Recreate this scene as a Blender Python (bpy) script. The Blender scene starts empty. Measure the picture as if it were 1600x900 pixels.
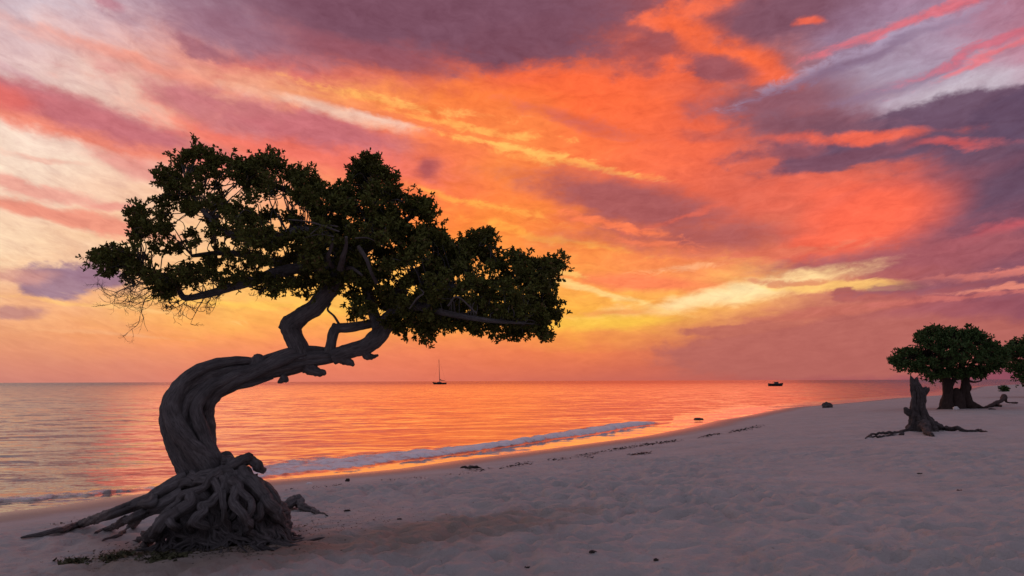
import bpy, math, random
import numpy as np
from mathutils import Vector, Matrix

rng = np.random.default_rng(7)
random.seed(7)
scene = bpy.context.scene
COL = scene.collection
R = math.radians

# ------------------------------------------------------------------ camera
FPX = 1244.0                      # focal length in photo pixels (1600 wide)
CAM_Z = 2.4
pitch = math.atan(145.3 / FPX)
roll = R(0.2)
cp, sp = math.cos(pitch), math.sin(pitch)
f0 = np.array([0.0, cp, sp]); u0 = np.array([0.0, -sp, cp]); r0 = np.array([1.0, 0, 0])
CR = r0 * math.cos(roll) - u0 * math.sin(roll)
CU = u0 * math.cos(roll) + r0 * math.sin(roll)
CAM = np.array([0.0, 0.0, CAM_Z])
cam_data = bpy.data.cameras.new('camera')
cam = bpy.data.objects.new('camera', cam_data)
COL.objects.link(cam)
M = Matrix((( CR[0], CU[0], -f0[0], 0), (CR[1], CU[1], -f0[1], 0), (CR[2], CU[2], -f0[2], CAM_Z), (0, 0, 0, 1)))
cam.matrix_world = M
cam_data.sensor_width = 36.0
cam_data.lens = FPX / 1600 * 36.0
cam_data.clip_start = 0.1
cam_data.clip_end = 60000
scene.camera = cam


def ray(px, py):
    d = f0 + CR * ((px - 800) / FPX) + CU * ((450 - py) / FPX)
    return d


def at(px, py, Y):
    d = ray(px, py)
    return CAM + d * (Y / d[1])


def pl(px, py, z=0.0):
    d = ray(px, py)
    return CAM + d * ((z - CAM_Z) / d[2])


# ------------------------------------------------------------------ colour helpers
def lin(c):
    c = np.asarray(c, float) / 255.0
    return np.where(c <= 0.04045, c / 12.92, ((c + 0.055) / 1.055) ** 2.4)


# ------------------------------------------------------------------ view
scene.view_settings.view_transform = 'Standard'
scene.view_settings.look = 'None'
scene.view_settings.exposure = 0.0
scene.view_settings.gamma = 1.0
SUN_AZ, SUN_EL = R(-2.0), R(14.0)

# ------------------------------------------------------------------ sky
# clear-sky and glow colours seen towards each direction (columns every 100, rows as keyed), clouds are laid over it below
SKY_X = np.arange(0, 1601, 100)
SKY = {
0: "206,186,196 207,186,196 198,170,182 176,144,160 150,112,132 136,94,112 128,86,104 124,82,99 124,82,99 128,82,98 150,84,92 170,90,92 140,90,104 136,98,118 160,124,150 176,124,146 172,118,138",
50: "220,182,182 224,186,186 218,178,182 186,138,148 156,106,120 150,98,112 146,92,104 140,88,100 140,86,98 150,88,96 190,94,88 190,96,88 146,92,106 146,110,134 164,136,160 166,138,162 180,126,146",
100: "230,198,196 232,192,184 236,168,152 232,140,124 224,116,104 214,104,100 206,98,94 216,98,86 240,100,72 252,106,64 254,108,68 240,104,72 186,100,96 158,132,156 172,154,174 184,162,182 196,140,158",
150: "238,210,198 240,206,190 240,196,176 248,190,154 249,184,144 252,162,100 255,148,80 255,130,66 255,118,62 255,108,62 254,110,66 220,100,80 166,98,102 152,120,138 186,164,180 192,178,190 180,160,176",
200: "244,214,196 244,208,190 240,180,164 240,146,126 240,130,112 240,122,104 246,126,96 255,132,78 255,138,76 255,112,66 248,107,68 238,104,76 176,94,96 146,90,102 124,86,104 112,82,102 104,78,100",
250: "247,218,196 246,214,190 244,196,172 244,150,124 246,122,98 244,116,94 240,115,92 246,118,84 255,140,74 252,116,70 250,113,74 243,108,78 196,98,90 216,102,84 152,88,98 120,82,100 106,77,97",
300: "248,212,186 247,206,180 248,204,176 250,198,160 251,178,138 252,150,110 254,128,84 255,126,70 255,130,68 250,120,74 240,112,80 230,106,82 226,103,82 246,105,80 248,108,80 184,97,102 124,82,100",
350: "249,210,178 248,204,174 249,200,162 250,198,150 252,188,130 254,160,95 255,145,75 255,138,62 255,142,64 255,136,72 246,124,80 226,110,86 220,106,88 244,108,82 226,102,84 180,96,104 156,86,98",
400: "250,214,176 248,204,164 248,200,154 250,200,148 253,194,128 255,180,100 255,165,84 255,155,74 255,150,70 254,144,72 250,138,80 240,130,88 234,126,94 218,110,96 176,94,98 156,87,98 136,81,99",
430: "246,196,158 242,184,150 246,186,146 250,190,135 253,190,115 255,185,95 255,180,88 255,170,82 255,164,80 255,160,80 255,148,84 255,160,96 252,176,104 230,150,108 176,96,98 166,94,98 150,86,98",
460: "250,190,142 248,184,136 248,184,130 252,190,115 255,190,100 255,190,90 255,188,86 255,184,82 255,178,80 255,170,78 255,170,84 255,186,98 250,184,104 208,126,100 180,98,98 166,91,98 150,85,97",
490: "240,172,132 248,176,122 250,184,112 254,186,98 255,185,92 255,188,84 255,188,84 255,182,80 255,178,76 255,180,74 255,184,82 250,176,94 214,124,96 186,104,95 172,95,98 160,88,96 146,82,95",
515: "236,162,118 242,162,112 248,164,102 253,165,92 254,164,86 255,160,84 255,164,82 255,160,80 255,164,76 255,186,72 252,176,78 216,130,92 192,108,95 180,100,95 170,92,96 155,85,94 140,78,92",
540: "232,154,116 236,154,112 242,154,106 247,150,100 248,146,96 246,140,95 244,136,92 244,132,86 243,130,80 240,130,77 230,125,84 210,115,86 192,106,92 180,98,95 168,90,96 154,83,93 140,76,92",
570: "218,140,116 222,140,114 228,140,110 232,138,105 234,134,100 235,130,97 234,125,93 232,122,88 230,120,84 225,116,83 214,110,85 196,105,88 180,98,92 170,92,94 160,86,94 148,80,92 135,74,90",
597: "206,130,116 209,130,114 214,130,112 220,128,108 224,127,105 226,124,101 226,121,97 222,115,92 214,110,89 206,106,88 200,102,88 190,99,90 176,92,90 167,88,94 158,85,95 146,78,92 135,72,90",
}
SKY_Y = np.array(sorted(SKY))
SKY_RGB = np.array([[[float(v) for v in c.split(',')] for c in SKY[y].split()] for y in SKY_Y])


def sky_sample(px, py):
    """smooth lookup of the colour table at a picture position (clamped)"""
    px = min(max(px, 0), 1600); py = min(max(py, 0), 597)
    i = min(int(px // 100), 15); fx = (px - i * 100) / 100
    j = int(np.clip(np.searchsorted(SKY_Y, py, side='right') - 1, 0, len(SKY_Y) - 2))
    fy = (py - SKY_Y[j]) / (SKY_Y[j + 1] - SKY_Y[j])
    a = SKY_RGB[j, i] * (1 - fx) + SKY_RGB[j, i + 1] * fx
    b = SKY_RGB[j + 1, i] * (1 - fx) + SKY_RGB[j + 1, i + 1] * fx
    return lin(a * (1 - fy) + b * fy)


def dir_to_px(az, el):
    d = np.array([math.sin(az) * math.cos(el), math.cos(az) * math.cos(el), math.sin(el)])
    k = d @ f0
    return 800 + FPX * (d @ CR) / k, 450 - FPX * (d @ CU) / k


class Graph:
    def __init__(self, tree):
        self.t = tree; tree.nodes.clear()

    def n(self, typ, **kw):
        nd = self.t.nodes.new(typ)
        for k, v in kw.items():
            setattr(nd, k, v)
        return nd

    def put(self, sock, v):
        if v is None:
            return
        if isinstance(v, bpy.types.NodeSocket):
            self.t.links.new(v, sock)
        else:
            if sock.type == 'RGBA' and hasattr(v, '__len__') and len(v) == 3:
                v = (*v, 1.0)
            sock.default_value = v

    def math(self, op, a, b=None, c=None, clamp=False):
        nd = self.n('ShaderNodeMath', operation=op, use_clamp=clamp)
        self.put(nd.inputs[0], a); self.put(nd.inputs[1], b); self.put(nd.inputs[2], c)
        return nd.outputs[0]

    def vmath(self, op, a, b=None, out=0):
        nd = self.n('ShaderNodeVectorMath', operation=op)
        self.put(nd.inputs[0], a); self.put(nd.inputs[1], b)
        return nd.outputs[out]

    def mix(self, f, a, b, blend='MIX'):
        nd = self.n('ShaderNodeMix', data_type='RGBA', blend_type=blend)
        self.put(nd.inputs[0], f); self.put(nd.inputs[6], a); self.put(nd.inputs[7], b)
        return nd.outputs[2]

    def rng(self, v, a, b, c=0.0, d=1.0, smooth=False):
        nd = self.n('ShaderNodeMapRange', interpolation_type='SMOOTHSTEP' if smooth else 'LINEAR')
        nd.clamp = True
        for i, x in enumerate((v, a, b, c, d)):
            self.put(nd.inputs[i], x)
        return nd.outputs[0]

    def xyz(self, x, y, z):
        nd = self.n('ShaderNodeCombineXYZ')
        self.put(nd.inputs[0], x); self.put(nd.inputs[1], y); self.put(nd.inputs[2], z)
        return nd.outputs[0]

    def sep(self, v):
        nd = self.n('ShaderNodeSeparateXYZ'); self.put(nd.inputs[0], v)
        return nd.outputs

    def noise(self, v, scale, detail=4, rough=0.55, dist=0.0, out=0):
        nd = self.n('ShaderNodeTexNoise')
        self.put(nd.inputs['Vector'], v); self.put(nd.inputs['Scale'], scale)
        nd.inputs['Detail'].default_value = detail
        nd.inputs['Roughness'].default_value = rough
        nd.inputs['Distortion'].default_value = dist
        return nd.outputs[out]

    def ramp(self, f, stops, interp='LINEAR'):
        nd = self.n('ShaderNodeValToRGB')
        cr = nd.color_ramp; cr.interpolation = interp
        while len(cr.elements) < len(stops):
            cr.elements.new(1.0)
        for e, (p, c) in zip(cr.elements, stops):
            e.position = p; e.color = (*[float(x) for x in c], 1.0)
        self.put(nd.inputs[0], f)
        return nd.outputs[0]


world = bpy.data.worlds.new('World')
scene.world = world
world.use_nodes = True
world.cycles.sampling_method = 'MANUAL'
world.cycles.sample_map_resolution = 256
g = Graph(world.node_tree)
tc = g.n('ShaderNodeTexCoord')
dirv = g.vmath('NORMALIZE', tc.outputs['Generated'])
dx, dy, dz = g.sep(dirv)
az0 = g.math('ARCTAN2', dx, dy)
el0 = g.math('ARCSINE', dz)


def centred(x, k):
    return g.math('MULTIPLY', g.math('SUBTRACT', x, 0.5), k)


# the cloud streets bow: they dip towards the middle of the bay and are packed closer near the horizon
azc = g.math('MAXIMUM', g.math('MINIMUM', az0, 1.2), -1.2)
bow = g.math('SUBTRACT', el0, g.math('MULTIPLY', azc, g.math('SUBTRACT', g.math('MULTIPLY', azc, 0.20), 0.05)))
packed = g.math('POWER', g.math('MAXIMUM', g.math('ADD', bow, 0.12), 0.01), 0.72)
street = g.xyz(g.math('MULTIPLY', az0, 7.5), g.math('MULTIPLY', packed, 19.0), 0.0)


def noisev(v, scale, detail, rough, dist):
    nd = g.n('ShaderNodeTexNoise')
    g.put(nd.inputs['Vector'], v); nd.inputs['Scale'].default_value = scale
    nd.inputs['Detail'].default_value = detail; nd.inputs['Roughness'].default_value = rough; nd.inputs['Distortion'].default_value = dist
    return nd.outputs[0], g.sep(nd.outputs[1])


nA, nAs = noisev(street, 1.0, 9, 0.60, 0.35)
nF, nFs = noisev(street, 4.2, 8, 0.66, 0.5)
nP, nPs = noisev(g.vmath('MULTIPLY', dirv, (1, 1, 1.7)), 20.0, 8, 0.60, 0.1)
lowfade = g.rng(el0, 0.0, R(8.0), 0.05, 1.0)
waz = g.math('ADD', centred(nAs[0], R(7.5)), centred(nPs[0], R(3.0)))
wel = g.math('MULTIPLY', g.math('ADD', centred(nAs[1], R(4.4)), g.math('ADD', centred(nFs[1], R(1.2)), centred(nPs[1], R(2.6)))), lowfade)
az = g.math('ADD', az0, waz)
el = g.math('ADD', el0, wel)
ROWS = [0, 1.0, 2.0, 3.0, 4.0, 5.0, 6.2, 7.4, 8.7, 10, 11.4, 12.8, 14.2, 15.6, 17, 18.5, 20, 21.5, 23, 24.6, 26.2]
HALF = R(34.0)
tl = g.math('ADD', g.math('DIVIDE', az, HALF), 1.0, clamp=True)
tr = g.math('DIVIDE', az, HALF, clamp=True)
side = g.math('GREATER_THAN', az, 0.0)
col = None
for i, e in enumerate(ROWS):
    le, ri = [], []
    for k in range(32):
        t = k / 31
        le.append((t, np.clip(sky_sample(*dir_to_px((t - 1) * HALF, R(e))), 0, 1)))
        ri.append((t, np.clip(sky_sample(*dir_to_px(t * HALF, R(e))), 0, 1)))
    c = g.mix(side, g.ramp(tl, le), g.ramp(tr, ri))
    col = c if col is None else g.mix(g.rng(el, R(ROWS[i - 1]), R(e)), col, c)

warped = g.xyz(g.math('ADD', az0, g.math('MULTIPLY', waz, 0.35)), g.math('ADD', el0, g.math('MULTIPLY', wel, 0.35)), 0.0)
NOISE = {'s': centred(nA, 2.0), 'f': centred(nF, 2.0), 'p': centred(nP, 2.0),
         'sf': g.math('ADD', g.math('ADD', centred(nA, 1.0), centred(nF, 0.8)), centred(nP, 0.8)), 'sp': g.math('ADD', centred(nA, 0.9), centred(nP, 1.2))}


def cloud_group():
    """one cloud: a tilted ellipse of sky towards a direction, its rim broken up by the cloud noise"""
    t = bpy.data.node_groups.new('cloud', 'ShaderNodeTree')
    for nm, ty in (('Sky', 'NodeSocketColor'), ('Direction', 'NodeSocketVector'), ('Noise', 'NodeSocketFloat'), ('Location', 'NodeSocketVector'), ('Along', 'NodeSocketVector'),
                   ('Across', 'NodeSocketVector'), ('Rough', 'NodeSocketFloat'), ('Low', 'NodeSocketFloat'), ('High', 'NodeSocketFloat'), ('Opacity', 'NodeSocketFloat'), ('Colour', 'NodeSocketColor')):
        t.interface.new_socket(nm, in_out='INPUT', socket_type=ty)
    t.interface.new_socket('Sky', in_out='OUTPUT', socket_type='NodeSocketColor')
    h = Graph(t)
    gi = h.n('NodeGroupInput').outputs; go = h.n('NodeGroupOutput')
    ma = h.n('ShaderNodeVectorMath', operation='MULTIPLY_ADD')      # the sky colour only orders the evaluation here
    h.put(ma.inputs[0], gi['Sky']); ma.inputs[1].default_value = (1e-9, 1e-9, 1e-9); h.put(ma.inputs[2], gi['Direction'])
    q = h.vmath('SUBTRACT', ma.outputs[0], gi['Location'])
    ln = h.vmath('LENGTH', h.xyz(h.vmath('DOT_PRODUCT', q, gi['Along'], 1), h.vmath('DOT_PRODUCT', q, gi['Across'], 1), 0.0), out=1)
    v = h.math('SUBTRACT', h.math('MULTIPLY', gi['Noise'], gi['Rough']), ln)
    m = h.rng(v, gi['Low'], gi['High'], 0.0, gi['Opacity'], True)
    h.put(go.inputs[0], h.mix(m, gi['Sky'], gi['Colour']))
    return t


CLOUD = cloud_group()


def stroke(col, px, py, rx, ry, rot, rgb, edge=0.45, rough=0.9, op=1.0, nz='s'):
    d = ray(px, py); d = d / np.linalg.norm(d)
    c, sn = math.cos(R(rot)), math.sin(R(rot))
    nd = g.n('ShaderNodeGroup', node_tree=CLOUD)
    for k, val in (('Sky', col), ('Direction', warped), ('Noise', NOISE[nz]), ('Location', (math.atan2(d[0], d[1]), math.asin(d[2]), 0)), ('Along', (c * FPX / rx, sn * FPX / rx, 0)),
                   ('Across', (-sn * FPX / ry, c * FPX / ry, 0)), ('Rough', rough), ('Low', -1.0 - edge * 0.5), ('High', -1.0 + edge), ('Opacity', op), ('Colour', lin(rgb))):
        g.put(nd.inputs[k], val)
    return nd.outputs[0]


CLOUDS = [
    # towards px, py; half width, half height, tilt; colour; edge, roughness, opacity, noise
    # upper left: pink streaks over the pale sky
    (120, 78, 190, 11, -12, (228, 166, 158), 0.9, 1.4, 0.7, 'sf'),
    (250, 108, 150, 9, -9, (236, 146, 128), 0.8, 1.3, 0.7, 'sf'),
    (170, 10, 22, 7, -5, (206, 140, 152), 0.6, 1.0, 0.8, 'p'),
    (20, 108, 60, 8, -20, (214, 168, 172), 0.7, 1.2, 0.7, 'f'),
    # top dark deck
    (660, 18, 370, 70, -2, (124, 80, 97), 0.55, 1.0, 1.0, 'sf'),
    (350, 48, 150, 38, -8, (154, 110, 128), 0.9, 1.3, 0.8, 'sp'),
    (600, 88, 150, 20, -8, (150, 86, 98), 0.6, 1.2, 0.85, 'sf'),
    (830, 68, 140, 36, 6, (124, 78, 94), 0.5, 1.1, 0.95, 'sf'),
    (320, 80, 46, 12, -8, (160, 100, 114), 0.6, 1.1, 0.8, 'p'),
    # mauve clouds on the left, each with a lit lower rim
    (150, 200, 210, 32, -11, (240, 134, 112), 0.5, 1.0, 0.95, 'sp'),
    (150, 182, 205, 24, -11, (190, 108, 120), 0.6, 1.1, 0.85, 'sp'),
    (18, 152, 40, 16, -8, (236, 112, 100), 0.8, 0.9, 0.7, 'p'),
    (450, 222, 260, 34, -9, (240, 118, 102), 0.6, 1.0, 0.9, 'sf'),
    (440, 190, 240, 28, -8, (196, 112, 122), 0.55, 1.1, 0.85, 'sp'),
    (300, 170, 120, 18, -15, (206, 128, 130), 0.7, 1.2, 0.7, 'sf'),
    (510, 172, 130, 11, -9, (242, 200, 178), 0.9, 1.5, 0.85, 'sp'),
    (600, 186, 60, 7, -8, (246, 208, 188), 0.9, 1.4, 0.8, 'p'),
    (215, 262, 100, 18, -13, (228, 150, 140), 0.7, 1.3, 0.8, 'sf'),
    (60, 246, 50, 5, -2, (236, 176, 158), 0.7, 1.2, 0.7, 'f'),
    (50, 292, 110, 10, -10, (238, 162, 146), 0.6, 1.2, 0.85, 'sf'),
    (120, 344, 150, 14, -8, (236, 144, 122), 0.6, 1.2, 0.9, 'sf'),
    (20, 318, 80, 9, -8, (238, 150, 128), 0.7, 1.2, 0.8, 'sf'),
    (180, 326, 40, 8, 6, (234, 150, 136), 0.7, 1.2, 0.8, 'f'),
    (108, 440, 66, 23, 5, (160, 124, 142), 0.30, 0.8, 0.95, 'p'),
    (140, 428, 40, 22, 0, (160, 122, 140), 0.35, 0.8, 0.9, 'p'),
    (20, 432, 56, 11, 0, (214, 152, 140), 0.6, 1.0, 0.75, 'p'),
    (20, 486, 40, 10, 0, (188, 130, 128), 0.5, 1.0, 0.8, 'p'),
    # glowing underside in the middle with yellow ripples
    (800, 220, 150, 60, -8, (255, 136, 70), 1.2, 1.0, 0.6, 's'),
    (820, 236, 130, 6, -12, (255, 186, 96), 0.9, 1.9, 0.85, 'f'),
    (740, 196, 120, 6, -10, (255, 176, 90), 0.9, 2.0, 0.8, 'f'),
    (900, 258, 120, 5, -10, (255, 170, 86), 0.9, 1.9, 0.75, 'f'),
    (620, 158, 150, 6, -7, (255, 178, 96), 0.9, 2.0, 0.8, 'f'),
    (760, 322, 110, 7, -12, (255, 172, 78), 0.9, 1.7, 0.8, 'f'),
    (860, 372, 130, 8, -12, (255, 170, 72), 0.9, 1.8, 0.75, 'f'),
    (880, 185, 90, 12, -14, (206, 96, 84), 0.9, 1.6, 0.6, 'f'),
    (930, 205, 90, 10, -14, (206, 98, 86), 0.9, 1.6, 0.55, 'f'),
    (672, 262, 19, 20, 0, (172, 86, 92), 1.0, 1.2, 0.8, 'p'),
    # orange plume to the top and the dark pieces beside it
    (1030, 62, 80, 36, 20, (150, 82, 90), 0.6, 1.3, 0.75, 'p'),
    (1075, 14, 78, 24, 10, (248, 112, 78), 0.5, 1.2, 0.95, 'p'),
    (1130, 74, 130, 26, -32, (250, 108, 66), 0.5, 1.3, 0.95, 'sp'),
    (1180, 118, 60, 14, -6, (246, 108, 74), 0.5, 1.3, 0.9, 'p'),
    (1120, 108, 62, 20, -14, (148, 84, 94), 0.5, 1.3, 0.9, 'sp'),
    (1210, 30, 110, 40, 4, (126, 82, 98), 0.6, 1.2, 0.9, 'sp'),
    (1200, 160, 130, 26, 0, (140, 90, 104), 0.7, 1.2, 0.85, 'sf'),
    (1268, 33, 22, 9, 6, (240, 104, 78), 0.6, 0.9, 0.9, 'p'),
    # lavender streaks at the top right
    (1380, 70, 170, 12, 14, (178, 158, 184), 0.9, 1.7, 0.7, 'f'),
    (1330, 100, 150, 9, 14, (128, 98, 124), 0.9, 1.7, 0.7, 'f'),
    (1460, 108, 150, 8, 13, (140, 112, 138), 0.9, 1.7, 0.65, 'f'),
    (1450, 24, 170, 7, 10, (224, 108, 118), 0.8, 1.6, 0.8, 'f'),
    (1570, 62, 110, 7, 12, (214, 108, 124), 0.8, 1.5, 0.8, 'f'),
    (1560, 84, 90, 6, 12, (232, 118, 126), 0.8, 1.5, 0.8, 'f'),
    (1500, 142, 120, 20, 5, (200, 184, 196), 0.7, 1.0, 0.9, 's'),
    # slate cloud on the right with a crisp top
    (1480, 196, 270, 40, 3, (110, 82, 104), 0.22, 0.7, 0.97, 'sp'),
    (1610, 175, 70, 34, 10, (98, 76, 100), 0.25, 0.7, 0.95, 'p'),
    (1250, 196, 130, 22, -6, (132, 86, 100), 0.6, 1.2, 0.85, 'sf'),
    (1600, 290, 120, 110, 0, (104, 77, 98), 0.9, 1.1, 0.9, 's'),
    (1330, 216, 120, 12, -4, (246, 106, 80), 0.6, 1.4, 0.9, 'sp'),
    (1480, 226, 80, 6, -4, (206, 92, 92), 0.8, 1.4, 0.8, 'sf'),
    (1215, 240, 90, 12, 2, (150, 86, 96), 0.6, 1.4, 0.85, 'sp'),
    (1320, 248, 120, 13, 6, (126, 81, 98), 0.5, 1.3, 0.92, 'sp'),
    (1110, 214, 60, 12, -6, (190, 94, 88), 0.7, 1.4, 0.7, 'sp'),
    (1440, 285, 130, 20, 10, (140, 84, 98), 0.8, 1.2, 0.8, 's'),
    # lens of shaded cloud right of the middle, combed edge below
    (985, 318, 175, 40, -13, (166, 90, 92), 0.6, 0.8, 0.95, 'sf'),
    (1090, 372, 190, 28, -3, (176, 94, 92), 0.8, 1.1, 0.9, 'sf'),
    (1365, 330, 110, 50, 14, (255, 108, 80), 0.8, 0.8, 0.95, 's'),
    (1300, 370, 110, 14, 8, (252, 108, 80), 0.8, 1.1, 0.8, 'sf'),
    (1090, 330, 120, 5, 14, (226, 104, 84), 0.9, 1.6, 0.7, 'f'),
    (960, 352, 100, 6, -14, (255, 128, 82), 0.8, 1.9, 0.85, 'f'),
    (1010, 380, 80, 6, -8, (240, 122, 84), 0.8, 1.9, 0.8, 'f'),
    (1570, 362, 90, 9, 13, (204, 94, 102), 0.8, 1.3, 0.8, 'sf'),
    (1440, 402, 220, 24, 3, (164, 90, 98), 0.6, 1.2, 0.9, 'sf'),
    (1230, 392, 120, 5, 4, (226, 118, 92), 0.8, 1.9, 0.8, 'f'),
    # low bright break
    (1010, 442, 130, 15, -5, (255, 132, 88), 0.7, 0.9, 0.9, 's'),
    (1150, 457, 205, 17, 9, (255, 208, 146), 0.6, 1.0, 0.92, 'sf'),
    (1150, 456, 110, 10, 9, (255, 226, 168), 0.9, 1.0, 0.85, 'sp'),
    (1060, 418, 60, 6, 4, (255, 176, 124), 0.8, 1.6, 0.85, 'f'),
    (1310, 446, 100, 9, -3, (254, 198, 116), 0.5, 1.3, 0.9, 'sf'),
    (950, 462, 120, 6, -16, (255, 206, 128), 0.7, 1.2, 0.9, 'sf'),
    (960, 505, 120, 11, 2, (255, 200, 78), 0.9, 1.0, 0.85, 's'),
    (890, 430, 30, 6, -10, (255, 200, 110), 0.7, 1.2, 0.8, 'f'),
    (960, 490, 60, 5, 4, (246, 158, 84), 0.7, 1.4, 0.7, 'f'),
    (1230, 440, 60, 5, -3, (214, 128, 96), 0.6, 1.6, 0.8, 'f'),
    (1322, 459, 20, 10, -4, (172, 94, 92), 0.25, 0.8, 0.95, 'p'),
    (1350, 464, 44, 7, -5, (184, 100, 94), 0.5, 1.2, 0.9, 'p'),
    (1300, 486, 130, 9, 5, (196, 108, 94), 0.6, 1.4, 0.85, 'sf'),
    (1540, 432, 100, 6, 3, (230, 130, 114), 0.6, 1.5, 0.85, 'f'),
    (1590, 446, 70, 4, 3, (236, 142, 120), 0.6, 1.5, 0.85, 'f'),
    (1460, 446, 110, 9, 3, (142, 86, 100), 0.7, 1.4, 0.75, 'f'),
    (1480, 466, 120, 4, 4, (206, 112, 104), 0.7, 1.5, 0.7, 'f'),
    # low bank of cloud with a scalloped top
    (1340, 545, 290, 46, 2, (184, 104, 95), 0.22, 0.55, 0.9, 'sp'),
    (1160, 512, 90, 9, 5, (190, 108, 94), 0.3, 0.8, 0.9, 'p'),
    # thin bright lines low on the left
    (150, 478, 150, 4, -5, (252, 190, 120), 0.8, 1.5, 0.8, 'f'),
    (130, 518, 130, 3, -3, (244, 172, 122), 0.8, 1.5, 0.7, 'f'),
    (420, 480, 160, 6, -2, (255, 196, 90), 0.9, 1.3, 0.7, 'f'),
]
for a in CLOUDS:
    col = stroke(col, *a[:6], *a[6:9], nz=a[9])
# fine lit and shaded texture of the cloud
rip, rips = noisev(g.vmath('MULTIPLY', street, (1.3, 1.0, 1.0)), 10.0, 6, 0.68, 0.5)
gain = g.math('ADD', g.math('ADD', g.rng(nF, 0.32, 0.68, 0.84, 1.17), g.rng(nAs[2], 0.35, 0.65, -0.06, 0.06)), g.rng(rip, 0.3, 0.7, -0.04, 0.04))
gain = g.math('ADD', 1.0, g.math('MULTIPLY', g.math('SUBTRACT', gain, 1.0), g.rng(el0, 0.0, R(6.0), 0.25, 1.0)))
col = g.mix(1.0, col, g.xyz(g.math('POWER', gain, 0.7), gain, g.math('POWER', gain, 0.9)), 'MULTIPLY')
# beyond the picture's field the sky goes over to the dusk sky of the rest of the dome
nish = g.n('ShaderNodeTexSky', sky_type='NISHITA')
nish.sun_disc = False
nish.sun_elevation = R(2.0)
nish.sun_rotation = SUN_AZ
nish.air_density = 1.0; nish.dust_density = 2.0; nish.ozone_density = 2.0
dusk = g.mix(1.0, nish.outputs[0], (0.05, 0.05, 0.05), 'MULTIPLY')
duskcloud = g.mix(g.rng(nAs[0], 0.4, 0.65, 0.5, 0.95), dusk, lin((162, 158, 181)))
outm = g.math('MAXIMUM', g.rng(g.math('ABSOLUTE', az0), R(36), R(105), 0, 1, True), g.rng(el0, R(25), R(50), 0, 1, True))
col = g.mix(outm, col, duskcloud)
bg = g.n('ShaderNodeBackground')
g.put(bg.inputs[0], col); bg.inputs[1].default_value = 1.0
wo = g.n('ShaderNodeOutputWorld')
g.t.links.new(bg.outputs[0], wo.inputs[0])

# ------------------------------------------------------------------ afterglow sun: low, warm and very soft
sun_d = bpy.data.lights.new('sun', 'SUN')
sun_d.energy = 0.46
sun_d.angle = R(47)
sun_d.color = (1.0, 0.15, 0.06)
sun = bpy.data.objects.new('sun', sun_d)
COL.objects.link(sun)
sv = Vector((math.sin(SUN_AZ) * math.cos(SUN_EL), math.cos(SUN_AZ) * math.cos(SUN_EL), math.sin(SUN_EL)))
sun.rotation_euler = sv.to_track_quat('Z', 'Y').to_euler()
sun.location = (0, 40, 30)


# ------------------------------------------------------------------ numpy noise
_perm = np.random.default_rng(3).permutation(4096)


def _hash(ix, iy, iz):
    h = _perm[ix & 4095]; h = _perm[(h + iy) & 4095]; h = _perm[(h + iz) & 4095]
    return h


_g = np.random.default_rng(5).normal(size=(4096, 3)); _g /= np.linalg.norm(_g, axis=1)[:, None]


def noise3(x, y, z):
    x, y, z = np.broadcast_arrays(np.asarray(x, float), np.asarray(y, float), np.asarray(z, float))
    ix, iy, iz = np.floor(x).astype(int), np.floor(y).astype(int), np.floor(z).astype(int)
    fx, fy, fz = x - ix, y - iy, z - iz
    s = lambda t: t * t * t * (t * (t * 6 - 15) + 10)
    ux, uy, uz = s(fx), s(fy), s(fz)
    out = 0
    for a in (0, 1):
        for b in (0, 1):
            for c in (0, 1):
                gr = _g[_hash(ix + a, iy + b, iz + c)]
                w = (ux if a else 1 - ux) * (uy if b else 1 - uy) * (uz if c else 1 - uz)
                out = out + w * (gr[..., 0] * (fx - a) + gr[..., 1] * (fy - b) + gr[..., 2] * (fz - c))
    return out * 1.6


def noise2(x, y, seed=0.0):
    """2-D gradient noise (one lattice plane)"""
    x = np.asarray(x, float); y = np.asarray(y, float)
    ix, iy = np.floor(x).astype(int), np.floor(y).astype(int)
    fx, fy = x - ix, y - iy
    s = lambda t: t * t * t * (t * (t * 6 - 15) + 10)
    ux, uy = s(fx), s(fy)
    k = int(seed * 17) + 11
    out = 0
    for a in (0, 1):
        for b in (0, 1):
            h = _perm[(_perm[(ix + a) & 4095] + iy + b) & 4095]
            th = (_perm[(h + k) & 4095]) * (2 * math.pi / 4096)
            w = (ux if a else 1 - ux) * (uy if b else 1 - uy)
            out = out + w * (np.cos(th) * (fx - a) + np.sin(th) * (fy - b))
    return out * 1.4


def sstep(a, b, x):
    t = np.clip((x - a) / (b - a), 0, 1)
    return t * t * (3 - 2 * t)


# ------------------------------------------------------------------ beach terrain
edge_px = [(0, 801), (80, 792), (160, 779), (240, 769), (330, 760), (410, 751), (545, 740), (627, 732), (710, 720), (820, 706), (927, 692), (1010, 681),
           (1087, 666), (1120, 657), (1160, 651), (1194, 644), (1230, 637), (1284, 633), (1340, 628), (1400, 622), (1475, 618), (1530, 604)]
shore = np.array([pl(x, y)[:2] for x, y in edge_px])
d0 = shore[0] - shore[2]; d0 /= np.linalg.norm(d0)
d1 = np.array([0.62, 0.78])
shore = np.vstack([shore[0] + d0 * 8000 + np.array([0, -2000]), shore[0] + d0 * 40 + np.array([0, -8.0]), shore, shore[-1] + d1 * 9000])


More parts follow.
